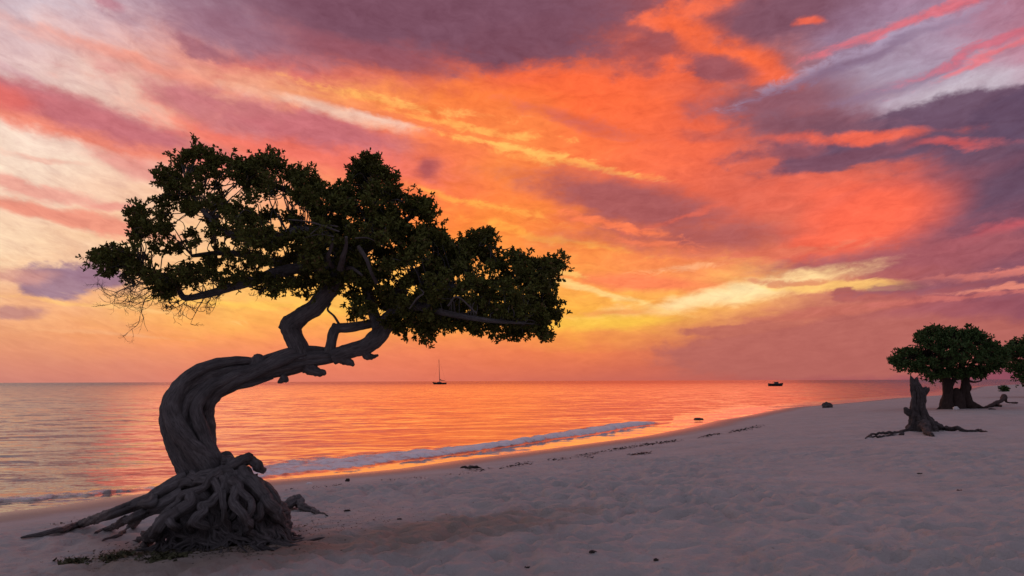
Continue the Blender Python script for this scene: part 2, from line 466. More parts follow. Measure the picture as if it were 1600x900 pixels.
def shore_dist(x, y):
    """signed distance to the waterline, positive on the beach"""
    x = np.asarray(x, float); y = np.asarray(y, float)
    best = np.full(x.shape, 1e18); sgn = np.ones(x.shape)
    for a, b in zip(shore[:-1], shore[1:]):
        ab = b - a; L2 = ab @ ab
        t = np.clip(((x - a[0]) * ab[0] + (y - a[1]) * ab[1]) / L2, 0, 1)
        ex, ey = x - (a[0] + t * ab[0]), y - (a[1] + t * ab[1])
        d2 = ex * ex + ey * ey
        cr = ab[0] * (y - a[1]) - ab[1] * (x - a[0])
        m = d2 < best
        best = np.where(m, d2, best); sgn = np.where(m, np.where(cr < 0, 1.0, -1.0), sgn)
    return np.sqrt(best) * sgn


PROF_D = np.array([-4000, -60, -20, -4, 0, 1.5, 4, 8, 12, 16.5, 30, 80, 4000])
PROF_Z = np.array([-6, -3.2, -1.2, -0.26, 0.0, 0.10, 0.30, 0.58, 0.72, 0.80, 0.9, 1.15, 1.75])


def sand_base(x, y):
    d = shore_dist(x, y)
    return np.interp(d, PROF_D, PROF_Z), d


def sand_z(x, y, cell=0.0):
    x = np.asarray(x, float); y = np.asarray(y, float)
    z, d = sand_base(x, y)
    r = np.hypot(x, y)
    dry = sstep(1.6, 6.5, d)
    far = 1 - sstep(150, 500, r)
    z = z + dry * far * 0.035 * noise2(x / 3.1, y / 3.1, 1)
    z = z + sstep(0.5, 3, np.abs(d)) * far * 0.02 * noise2(x / 7.0, y / 7.0, 2)
    w = lambda lam: np.clip((lam / np.maximum(cell, 1e-4) - 2.0) / 2.0, 0, 1)
    wx = x + 0.22 * noise2(x / 0.7, y / 0.7, 3); wy = y + 0.22 * noise2(x / 0.7, y / 0.7, 4)
    rid = lambda lam, s: 1 - np.abs(noise2(wx / lam, wy / lam, s)) * 2.0
    near = 1 - sstep(30, 90, r) * 0.5
    tread = dry * near * (0.6 + 0.55 * noise2(x / 4.0, y / 4.0, 9))
    tread = tread * (1 - 0.62 * np.exp(-(((x + 3.0) / 2.6) ** 2 + ((y - 8.8) / 1.9) ** 2)))
    steps = np.clip(noise2(wx / 0.30, wy / 0.30, 7) + 0.25, 0, 1)
    z = z + tread * (0.045 * w(0.75) * rid(0.75, 5) + 0.078 * w(0.31) * rid(0.31, 6) - 0.19 * w(0.3) * steps ** 1.3
                     + 0.055 * w(0.15) * rid(0.15, 10) + 0.012 * w(0.1) * noise2(x / 0.09, y / 0.09, 8))
    # sand swept up round the foot of the big tree
    z = z + 0.05 * np.exp(-((x + 3.2) ** 2 + (y - 8.7) ** 2) / 0.9)
    return z


def ground(px, py):
    d = ray(px, py)
    t = (0.75 - CAM_Z) / d[2]
    for _ in range(30):
        p = CAM + d * t
        z = float(sand_z(np.array([p[0]]), np.array([p[1]]), 0.05)[0])
        t += 0.7 * ((z - CAM_Z) / d[2] - t)
    return CAM + d * t


# ------------------------------------------------------------------ object helpers
def finish(o, parent=None, label=None, cat=None, group=None, kind=None):
    if parent is not None:
        o.parent = parent
    for k, v in (('label', label), ('category', cat), ('group', group), ('kind', kind)):
        if v:
            o[k] = v
    return o


def empty(name, loc, label, cat, group=None):
    o = bpy.data.objects.new(name, None)
    COL.objects.link(o); o.location = loc
    o.empty_display_size = 0.2
    return finish(o, None, label, cat, group)


class MB:
    def __init__(self):
        self.v, self.f, self.uv, self.nv, self.rnd = [], [], [], 0, []

    def add(self, v, f, uv=None, rnd=None):
        v = np.asarray(v, float)
        self.v.append(v)
        f = np.asarray(f, int)
        self.f.append(f + self.nv)
        self.uv.append(np.zeros((len(v), 2)) if uv is None else uv)
        self.rnd.append(np.zeros(len(v)) if rnd is None else rnd)
        self.nv += len(v)
        return self

    def build(self, name, mat, parent=None, origin=None, smooth=True, **props):
        V = np.vstack(self.v)
        if origin is None:
            origin = np.array(parent.location) if parent is not None else np.zeros(3)
        else:
            origin = np.asarray(origin, float)
        V = V - origin
        me = bpy.data.meshes.new(name)
        loops = np.concatenate([f.ravel() for f in self.f])
        counts = np.concatenate([np.full(len(f), f.shape[1]) for f in self.f])
        me.vertices.add(len(V)); me.vertices.foreach_set('co', V.astype(np.float32).ravel())
        me.loops.add(len(loops)); me.loops.foreach_set('vertex_index', loops.astype(np.int32))
        me.polygons.add(len(counts))
        starts = np.concatenate([[0], np.cumsum(counts)[:-1]])
        me.polygons.foreach_set('loop_start', starts.astype(np.int32))
        me.polygons.foreach_set('loop_total', counts.astype(np.int32))
        me.polygons.foreach_set('use_smooth', np.full(len(counts), smooth))
        uvl = me.uv_layers.new(name='UVMap')
        uvl.data.foreach_set('uv', np.vstack(self.uv)[loops].astype(np.float32).ravel())
        at_ = me.attributes.new('rnd', 'FLOAT', 'POINT')
        at_.data.foreach_set('value', np.concatenate(self.rnd).astype(np.float32))
        me.update(calc_edges=True); me.validate()
        me.materials.append(mat)
        o = bpy.data.objects.new(name, me)
        COL.objects.link(o)
        if parent is None:
            o.location = origin
        return finish(o, parent, **props)


def spline(P, step):
    """Catmull-Rom through rows of P (any columns), resampled at about `step` of the first three"""
    P = np.asarray(P, float)
    Q = np.vstack([2 * P[0] - P[1], P, 2 * P[-1] - P[-2]])
    out = []
    for i in range(1, len(Q) - 2):
        a, b, c, d = Q[i - 1], Q[i], Q[i + 1], Q[i + 2]
        n = max(2, int(np.linalg.norm(c[:3] - b[:3]) / step) + 1)
        t = (np.arange(n) / n)[:, None]
        out.append(0.5 * (2 * b + (c - a) * t + (2 * a - 5 * b + 4 * c - d) * t ** 2 + (3 * b - a - 3 * c + d) * t ** 3))
    out.append(P[-1:])
    return np.vstack(out)


def frames(C):
    T = np.gradient(C, axis=0); T /= np.linalg.norm(T, axis=1)[:, None] + 1e-9
    n = np.cross(T[0], [0.0, 1.0, 0.13]); n /= np.linalg.norm(n)
    N = [n]
    for t in T[1:]:
        n = n - t * (n @ t); n /= np.linalg.norm(n) + 1e-9
        N.append(n)
    N = np.array(N); B = np.cross(T, N)
    return T, N, B


def tube(mb, P, step=0.02, nseg=16, flutes=0, fdepth=0.0, twist=0.0, namp=0.0, nscale=6.0, seed=0.0, taper_end=True, squash=None):
    """P rows: x, y, z, radius. Fluted, knobbly limb."""
    S = spline(P, step)
    C, rad = S[:, :3], np.maximum(S[:, 3], 0.0008)
    T, N, B = frames(C)
    L = np.concatenate([[0], np.cumsum(np.linalg.norm(np.diff(C, axis=0), axis=1))])
    th = np.linspace(0, 2 * math.pi, nseg, endpoint=False)
    TH, LL = np.meshgrid(th, L)
    mod = np.ones_like(TH)
    if flutes:
        ph = flutes * TH + twist * LL + 0.9 * noise3(LL * 1.3, np.cos(TH) * 0.8 + seed, np.sin(TH) * 0.8)
        w = np.abs(np.sin(ph / 2))
        w2 = np.abs(np.sin((ph * 1.0 + 0.6 * flutes * TH + 1.3 * seed) / 2)) if flutes > 5 else w
        mod = mod + fdepth * (w ** 0.7 - 0.65)
    ring = C[:, None, :] + rad[:, None, None] * (np.cos(TH)[..., None] * N[:, None, :] + np.sin(TH)[..., None] * B[:, None, :])
    if namp:
        q = ring * nscale
        mod = mod + namp * (noise3(q[..., 0] + seed, q[..., 1], q[..., 2]) + 0.5 * noise3(2.3 * q[..., 0], 2.3 * q[..., 1] + seed, 2.3 * q[..., 2]))
    V = C[:, None, :] + (rad[:, None] * mod)[..., None] * (np.cos(TH)[..., None] * N[:, None, :] + np.sin(TH)[..., None] * B[:, None, :])
    m, k = V.shape[:2]
    uv = np.stack([TH / (2 * math.pi) * np.maximum(rad.mean() * 6.28, 0.02) + seed * 0.37, LL], -1)
    i, j = np.meshgrid(np.arange(m - 1), np.arange(k), indexing='ij')
    j2 = (j + 1) % k
    F = np.stack([i * k + j, i * k + j2, (i + 1) * k + j2, (i + 1) * k + j], -1).reshape(-1, 4)
    Vf = V.reshape(-1, 3)
    mb.add(Vf, F, uv.reshape(-1, 2))
    # caps
    for row, flip in ((0, True), (m - 1, False)):
        c = V[row].mean(0) + (T[row] * rad[row] * (0.35 if row else -0.2))
        idx = np.arange(k)
        tri = np.stack([idx, (idx + 1) % k, np.full(k, k)], -1)
        if flip:
            tri = tri[:, ::-1]
        mb.add(np.vstack([V[row], c]), tri, np.vstack([uv[row], uv[row].mean(0)]))
    return C, rad


# ------------------------------------------------------------------ materials
def material(name):
    m = bpy.data.materials.new(name); m.use_nodes = True
    gg = Graph(m.node_tree)
    out = gg.n('ShaderNodeOutputMaterial')
    b = gg.n('ShaderNodeBsdfPrincipled')
    gg.t.links.new(b.outputs[0], out.inputs[0])
    return m, gg, b, out


def bump(gg, b, h, strength, dist):
    bp = gg.n('ShaderNodeBump')
    bp.inputs['Strength'].default_value = strength; bp.inputs['Distance'].default_value = dist
    gg.put(bp.inputs['Height'], h)
    gg.t.links.new(bp.outputs[0], b.inputs['Normal'])
    return bp


def mat_bark(name, dark, light, scale=1.0):
    m, gg, b, _ = material(name)
    t = gg.n('ShaderNodeTexCoord')
    uv = gg.vmath('MULTIPLY', t.outputs['UV'], (60 * scale, 8 * scale, 1))
    n1 = gg.noise(uv, 1.0, 6, 0.65, 0.6)
    n2 = gg.noise(t.outputs['Object'], 5.0 * scale, 5, 0.6)
    n3 = gg.noise(gg.vmath('MULTIPLY', t.outputs['UV'], (170 * scale, 14 * scale, 1)), 1.0, 5, 0.7, 0.8)
    h = gg.math('ADD', gg.math('ADD', gg.math('MULTIPLY', n1, 0.8), gg.math('MULTIPLY', n3, 0.7)), gg.math('MULTIPLY', gg.noise(t.outputs['Object'], 40 * scale, 4, 0.6), 0.4))
    c = gg.mix(gg.rng(gg.math('ADD', gg.math('MULTIPLY', n1, 0.6), gg.math('MULTIPLY', n3, 0.4)), 0.34, 0.64), dark, light)
    c = gg.mix(gg.rng(n2, 0.45, 0.7, 0, 0.5), c, tuple(0.62 * x for x in dark))
    gg.put(b.inputs['Base Color'], c)
    b.inputs['Roughness'].default_value = 0.88
    b.inputs['Specular IOR Level'].default_value = 0.25
    bump(gg, b, h, 1.0, 0.018 / scale)
    return m


BARK = mat_bark('weathered_bark', (0.056, 0.050, 0.048), (0.235, 0.215, 0.208))
BARK_FAR = mat_bark('brown_bark', (0.035, 0.022, 0.018), (0.085, 0.055, 0.045), 0.5)
STUMPWOOD = mat_bark('dead_wood', (0.038, 0.030, 0.028), (0.125, 0.105, 0.098), 0.6)
PALEWOOD = mat_bark('bleached_wood', (0.08, 0.068, 0.064), (0.20, 0.175, 0.165))


def mat_leaf(name, a, b_, c_):
    m, gg, b, out = material(name)
    r = gg.n('ShaderNodeAttribute', attribute_name='rnd').outputs['Fac']
    t = gg.n('ShaderNodeTexCoord')
    n = gg.noise(t.outputs['Object'], 1.8, 3, 0.6)
    c = gg.mix(gg.rng(gg.math('ADD', gg.math('MULTIPLY', r, 0.7), gg.math('MULTIPLY', n, 0.6)), 0.25, 0.95), a, b_)
    c = gg.mix(gg.math('GREATER_THAN', r, 0.95), c, c_)
    gg.put(b.inputs['Base Color'], c)
    b.inputs['Roughness'].default_value = 0.6
    b.inputs['Specular IOR Level'].default_value = 0.12
    tr_ = gg.n('ShaderNodeBsdfTranslucent'); gg.put(tr_.inputs[0], gg.mix(1.0, c, (0.8, 0.8, 0.3), 'MULTIPLY'))
    mx = gg.n('ShaderNodeMixShader'); mx.inputs[0].default_value = 0.12
    gg.t.links.new(b.outputs[0], mx.inputs[1]); gg.t.links.new(tr_.outputs[0], mx.inputs[2])
    gg.t.links.new(mx.outputs[0], out.inputs[0])
    return m


LEAF = mat_leaf('glossy_leaf', (0.085, 0.078, 0.025), (0.155, 0.175, 0.040), (0.17, 0.11, 0.05))
LEAF_FAR = mat_leaf('green_leaf', (0.050, 0.080, 0.030), (0.095, 0.165, 0.050), (0.12, 0.08, 0.04))


def mat_plain(name, c, rough=0.6, metal=0.0, var=0.25, scale=8.0):
    m, gg, b, _ = material(name)
    t = gg.n('ShaderNodeTexCoord')
    n = gg.noise(t.outputs['Object'], scale, 4, 0.6)
    gg.put(b.inputs['Base Color'], gg.mix(gg.rng(n, 0.35, 0.65), tuple(x * (1 - var) for x in c), tuple(min(1, x * (1 + var)) for x in c)))
    b.inputs['Roughness'].default_value = rough; b.inputs['Metallic'].default_value = metal
    return m


WEED = mat_plain('dried_seaweed', (0.035, 0.028, 0.022), 0.8, 0, 0.4, 30)
LITTER = mat_plain('leaf_litter', (0.075, 0.06, 0.03), 0.85, 0, 0.5, 30)
GREENWEED = mat_plain('beach_weed', (0.06, 0.06, 0.022), 0.8, 0, 0.5, 30)
SHELL = mat_plain('shell_white', (0.75, 0.7, 0.66), 0.5, 0, 0.1, 30)
ROCK = mat_plain('coral_rock', (0.07, 0.055, 0.05), 0.9, 0, 0.4, 6)
HULL = mat_plain('dark_hull_paint', (0.03, 0.028, 0.03), 0.35, 0, 0.1, 1)
CABIN = mat_plain('cabin_paint', (0.10, 0.09, 0.09), 0.4, 0, 0.1, 1)
MAST = mat_plain('mast_metal', (0.12, 0.10, 0.09), 0.4, 0.3, 0.1, 1)
GLASS = mat_plain('dark_window', (0.015, 0.015, 0.02), 0.08, 0, 0.1, 1)
CANVAS = mat_plain('furled_canvas', (0.08, 0.06, 0.055), 0.85, 0, 0.2, 3)

# sand
SAND, gs, bs, _ = material('pale_sand')
geo = gs.n('ShaderNodeNewGeometry')
pos = geo.outputs['Position']
sx, sy, sz = gs.sep(pos)
grain = gs.noise(pos, 140.0, 3, 0.7)
mott = gs.noise(pos, 1.1, 5, 0.6)
fineb = gs.noise(pos, 22.0, 5, 0.65)
c = gs.mix(gs.rng(mott, 0.3, 0.7), (0.44, 0.41, 0.38), (0.54, 0.505, 0.475))
c = gs.mix(gs.rng(grain, 0.3, 0.7, 0.0, 0.35), c, (0.30, 0.26, 0.23))
c = gs.mix(gs.rng(gs.noise(pos, 9.0, 4, 0.7), 0.66, 0.74, 0, 0.5), c, (0.16, 0.13, 0.10))
# ochre organic stain in the sand to the right of the tree's foot
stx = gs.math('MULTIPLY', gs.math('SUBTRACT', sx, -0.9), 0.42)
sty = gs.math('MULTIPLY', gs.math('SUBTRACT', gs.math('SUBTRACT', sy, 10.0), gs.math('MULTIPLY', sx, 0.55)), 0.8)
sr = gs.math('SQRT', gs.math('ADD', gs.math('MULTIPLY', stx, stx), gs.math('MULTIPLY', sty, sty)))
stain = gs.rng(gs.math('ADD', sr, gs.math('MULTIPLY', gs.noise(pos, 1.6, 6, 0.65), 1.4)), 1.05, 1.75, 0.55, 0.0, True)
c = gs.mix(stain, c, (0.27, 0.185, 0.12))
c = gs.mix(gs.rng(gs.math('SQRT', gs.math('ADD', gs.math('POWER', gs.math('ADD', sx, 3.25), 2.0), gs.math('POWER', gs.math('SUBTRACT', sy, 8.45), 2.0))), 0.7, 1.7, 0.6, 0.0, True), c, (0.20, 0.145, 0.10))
wetn = gs.math('ADD', sz, gs.math('MULTIPLY', gs.math('SUBTRACT', mott, 0.5), 0.05))
wet = gs.rng(wetn, 0.06, 0.20, 1.0, 0.0, True)
c = gs.mix(gs.math('MULTIPLY', wet, 0.75), c, (0.20, 0.15, 0.115))
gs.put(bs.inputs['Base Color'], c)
gs.put(bs.inputs['Roughness'], gs.rng(wetn, 0.0, 0.17, 0.30, 0.95))
gs.put(bs.inputs['Specular IOR Level'], gs.rng(wetn, 0.0, 0.2, 0.5, 0.15))
midb = gs.noise(pos, 5.5, 4, 0.6, 0.4)
hb = gs.math('ADD', gs.math('ADD', gs.math('MULTIPLY', grain, 0.25), gs.math('MULTIPLY', fineb, 1.1)), gs.math('MULTIPLY', midb, 3.2))
bpn = bump(gs, bs, hb, 0.5, 0.02)
gs.put(bpn.inputs['Strength'], gs.rng(wetn, 0.1, 0.3, 0.04, 0.9))

# sea
SEA, gw, bw, _ = material('sea_water')
geo = gw.n('ShaderNodeNewGeometry')
pos = geo.outputs['Position']
foam_a = gw.n('ShaderNodeAttribute', attribute_name='foam').outputs['Fac']
shal_a = gw.n('ShaderNodeAttribute', attribute_name='shallow').outputs['Fac']
dirp = gw.n('ShaderNodeMapping'); gw.put(dirp.inputs[0], pos)
dirp.inputs['Rotation'].default_value = (0, 0, R(-42)); dirp.inputs['Scale'].default_value = (0.35, 1.0, 1.0)
dp = dirp.outputs[0]
w1 = gw.noise(dp, 0.9, 4, 0.6, 0.3, out=1)
w2 = gw.noise(dp, 5.0, 4, 0.65, 0.3, out=1)
w3 = gw.noise(dp, 0.05, 5, 0.6, 0.4)
wsum = gw.vmath('ADD', gw.vmath('MULTIPLY', gw.vmath('SUBTRACT', w1, (0.5, 0.5, 0.5)), (0.9, 0.9, 0)), gw.vmath('MULTIPLY', gw.vmath('SUBTRACT', w2, (0.5, 0.5, 0.5)), (0.8, 0.8, 0)))
choppy = gw.math('MULTIPLY', gw.math('MULTIPLY', gw.rng(shal_a, 0.0, 1.0, 1.0, 0.5), gw.rng(gw.sep(pos)[1], 20.0, 260.0, 0.30, 0.42)), gw.rng(w3, 0.35, 0.65, 0.65, 1.15))
# offshore the steep faces of the wavelets, driven by the onshore breeze, look towards the beach
steep = gw.math('MULTIPLY', gw.math('ADD', gw.rng(gw.sep(pos)[1], 12.0, 90.0, 0.062, 0.095), gw.rng(gw.sep(pos)[1], 150.0, 800.0, 0.0, 0.09)), gw.rng(shal_a, 0.0, 0.6, 1.0, 0.0))
lean = gw.vmath('MULTIPLY', gw.xyz(steep, steep, 0.0), (0.25, -0.97, 0.0))
nrm = gw.vmath('NORMALIZE', gw.vmath('ADD', gw.vmath('ADD', geo.outputs['Normal'], lean), gw.vmath('MULTIPLY', wsum, gw.xyz(gw.math('MULTIPLY', choppy, gw.rng(gw.sep(pos)[1], 14.0, 150.0, 3.0, 5.0)), choppy, 0.0))))
gw.put(bw.inputs['Normal'], nrm)
fn = gw.noise(pos, 2.2, 7, 0.68, 0.6)
fn2 = gw.noise(dp, 9.0, 5, 0.7, 0.4)
fm = gw.rng(gw.math('ADD', gw.math('ADD', gw.math('MULTIPLY', fn, 0.9), gw.math('MULTIPLY', fn2, 0.6)), foam_a), 1.26, 1.62, 0, 1, True)
wc = gw.mix(shal_a, (0.010, 0.016, 0.020), (0.10, 0.075, 0.055))
gw.put(bw.inputs['Base Color'], gw.mix(fm, wc, (0.80, 0.78, 0.78)))
gw.put(bw.inputs['Roughness'], gw.math('MAXIMUM', gw.rng(gw.sep(pos)[1], 25.0, 300.0, 0.05, 0.12), gw.rng(fm, 0, 1, 0.0, 0.9)))
bw.inputs['IOR'].default_value = 1.42
bw.inputs['Specular IOR Level'].default_value = 0.5


# ------------------------------------------------------------------ ground and sea sheets
def fan(rings, fine_half=37.0, nfine=500, ncoarse=56):
    a = np.radians(np.concatenate([np.linspace(-fine_half, fine_half, nfine), np.linspace(fine_half, 360 - fine_half, ncoarse + 2)[1:-1]]))
    RR, AA = np.meshgrid(rings, a, indexing='ij')
    X, Y = RR * np.sin(AA), RR * np.cos(AA)
    m, k = X.shape
    i, j = np.meshgrid(np.arange(m - 1), np.arange(k), indexing='ij')
    j2 = (j + 1) % k
    F = np.stack([i * k + j, (i + 1) * k + j, (i + 1) * k + j2, i * k + j2], -1).reshape(-1, 4)[:, ::-1]
    return X, Y, RR, AA, F


def geom(a, b, k):
    n = int(math.log(b / a) / math.log(1 + k))
    return a * (b / a) ** (np.arange(n + 1) / n)


rings = np.concatenate([geom(0.2, 4.2, 0.08)[:-1], geom(4.2, 60, 0.0054)[:-1], geom(60, 400, 0.012)[:-1], geom(400, 12000, 0.06)])
X, Y, RR, AA, F = fan(rings)
cell = np.maximum(RR * 0.0048, 0.02)
cell = np.where((np.abs(AA) > R(37)) & (AA < R(323)), RR * 0.07, cell)
Z = sand_z(X, Y, cell)
mb = MB(); mb.add(np.stack([X, Y, Z], -1).reshape(-1, 3), F[:, ::-1])
mb.build('sand_beach', SAND, kind='structure', label='pale trampled sand beach sloping down to the sea')

# sea: sums of small waves, a breaking ripple along the shore
foam_front_px = [(-120, 800), (0, 787), (53, 784), (133, 776), (200, 769), (260, 764), (330, 757), (410, 749), (462, 743), (545, 735), (627, 722), (710, 712), (804, 697), (927, 680), (1004, 666), (1052, 661)]
foam_back_px = [(-120, 786), (0, 777), (80, 773), (160, 767), (260, 757), (330, 742), (410, 722), (490, 712), (600, 708), (680, 702), (743, 697), (804, 690), (878, 677), (996, 660.5), (1052, 659.5)]


def polar_line(pts):
    q = np.array([pl(x, y)[:2] for x, y in pts])
    th = np.arctan2(q[:, 0], q[:, 1]); r = np.hypot(q[:, 0], q[:, 1])
    return th, r


rings = np.concatenate([geom(3.0, 11, 0.1)[:-1], geom(11, 140, 0.0060)[:-1], geom(140, 1000, 0.02)[:-1], geom(1000, 45000, 0.10)])
X, Y, RR, AA, F = fan(rings)
AW = (AA + math.pi) % (2 * math.pi) - math.pi
cell = np.maximum(RR * 0.0055, 0.03)
cell = np.where(np.abs(AW) > R(37), RR * 0.07, cell)
d = -shore_dist(X, Y)
Z = np.zeros_like(X)
wr = np.random.default_rng(21)
calm = sstep(1.0, 14.0, d) * 0.85 + 0.15 * sstep(0.3, 2.5, d)
for i in range(34):
    lam = 0.45 * (1.16 ** i) if i < 22 else 0.6 * 1.2 ** (i - 20)
    ang = R(132) + wr.normal(0, 0.42)
    kx, ky = math.cos(ang), math.sin(ang)
    ph = wr.uniform(0, 6.28)
    amp = 0.0024 * lam ** 0.62
    w = np.clip((lam / cell - 3.0) / 3.0, 0, 1)
    mod = 0.6 + 0.8 * noise2(X / (lam * 5) + i * 7.1, Y / (lam * 5), i % 5)
    s = np.sin(2 * math.pi / lam * (X * kx + Y * ky) + ph + 1.4 * noise2(X / (lam * 3), Y / (lam * 3) + i, 3))
    Z += amp * w * mod * (s - 0.25 * (1 - s * s)) * calm
tf, rf = polar_line(foam_front_px); tb, rb = polar_line(foam_back_px)
jit = 0.05 * noise2(AW * 40, AW * 0 + 0.5, 1) + 0.03 * noise2(AW * 150, AW * 0 + 7.5, 2)
r_f = np.interp(AW, tf, rf) * (1 + 0.12 * jit); r_b = np.interp(AW, tb, rb)
t = (RR - r_f) / np.maximum(r_b - r_f, 0.3)
px_of = 800 + FPX * np.tan(np.clip(AW, -1.2, 1.2))
amp = np.interp(px_of, [-200, 0, 240, 420, 640, 800, 980, 1060], [0.05, 0.07, 0.06, 0.10, 0.15, 0.19, 0.22, 0.0])
prof = sstep(-0.02, 0.22, t) * (1 - sstep(0.35, 1.7, t))
inview = (AW > tf[0]) & (AW < tf[-1])
roller = np.where(inview, amp * prof * (0.85 + 0.5 * noise2(X / 0.9, Y / 0.9, 4)), 0)
foam = np.where(inview, sstep(-0.03, 0.10, t) * (1 - sstep(0.45, 1.15, t)), 0)
thin = np.interp(px_of, [-200, 0, 240, 300, 420, 700, 1000, 1055], [0.72, 0.72, 0.62, 0.7, 0.76, 0.86, 0.9, 0.2])
foam = foam * thin
Z += roller + foam * 0.05 * np.clip(noise2(X / 0.30, Y / 0.30, 6) + 0.5 * noise2(X / 0.13, Y / 0.13, 7), -0.4, 1) * np.clip(0.13 / cell * 0.8, 0, 1)
shallow = 1 - sstep(0.0, 1.0, np.where(inview, np.clip((RR - r_f) / np.maximum(0.08 * RR, 2.0), 0, 1), np.clip(d / 6, 0, 1)))
mb = MB(); mb.add(np.stack([X, Y, Z], -1).reshape(-1, 3), F[:, ::-1])
sea = mb.build('sea', SEA, kind='structure', label='calm sea reflecting the orange sunset, small wave breaking on the shore')
for nm, arr in (('foam', foam), ('shallow', shallow)):
    a_ = sea.data.attributes.new(nm, 'FLOAT', 'POINT')
    a_.data.foreach_set('value', arr.astype(np.float32).ravel())


# ------------------------------------------------------------------ foliage
def poly_tools(poly):
    P = np.asarray(poly, float)

    def inside(x, y):
        c = np.zeros(len(x), bool)
        n = len(P)
        for i in range(n):
            x1, y1 = P[i]; x2, y2 = P[(i + 1) % n]
            m = ((y1 > y) != (y2 > y)) & (x < (x2 - x1) * (y - y1) / (y2 - y1 + 1e-12) + x1)
            c ^= m
        return c

    def edge(x, y):
        b = np.full(len(x), 1e9)
        for i in range(len(P)):
            a, q = P[i], P[(i + 1) % len(P)]
            ab = q - a
            t = np.clip(((x - a[0]) * ab[0] + (y - a[1]) * ab[1]) / (ab @ ab + 1e-9), 0, 1)
            b = np.minimum(b, np.hypot(x - a[0] - t * ab[0], y - a[1] - t * ab[1]))
        return b
    return inside, edge


def rosettes(mb, tips, dirs, per, length, width, seed):
    r = np.random.default_rng(seed)
    n = len(tips)
    T = np.repeat(tips, per, axis=0); D = np.repeat(dirs, per, axis=0)
    m = n * per
    D = D / (np.linalg.norm(D, axis=1)[:, None] + 1e-9)
    rv = r.normal(size=(m, 3)); rv -= D * np.sum(rv * D, 1)[:, None]; rv /= np.linalg.norm(rv, axis=1)[:, None] + 1e-9
    a = r.uniform(0.15, 1.35, m)[:, None]
    ax = D * np.cos(a) + rv * np.sin(a)                      # leaf axis
    side = np.cross(ax, D + 0.3 * r.normal(size=(m, 3))); side /= np.linalg.norm(side, axis=1)[:, None] + 1e-9
    nor = np.cross(side, ax)
    Ls = length * r.uniform(0.65, 1.25, m)[:, None]; Ws = width * r.uniform(0.75, 1.2, m)[:, None]
    base = T + D * (r.uniform(-1.2, 0.1, m)[:, None] * length * 0.8) + r.normal(size=(m, 3)) * length * 0.1
    up = nor * Ws * 0.28
    v0 = base
    l1 = base + ax * Ls * 0.42 - side * Ws * 0.42 + up; r1 = base + ax * Ls * 0.42 + side * Ws * 0.42 + up
    l2 = base + ax * Ls * 0.80 - side * Ws * 0.44 + up * 0.6; r2 = base + ax * Ls * 0.80 + side * Ws * 0.44 + up * 0.6
    tp = base + ax * Ls - nor * Ls * 0.08
    V = np.stack([v0, l1, l2, tp, r2, r1], 1).reshape(-1, 3)
    k = np.arange(m)[:, None] * 6
    F = np.concatenate([k + np.array([0, 3, 2, 1]), k + np.array([0, 5, 4, 3])])
    mb.add(V, F, None, np.repeat(r.uniform(0, 1, m), 6))


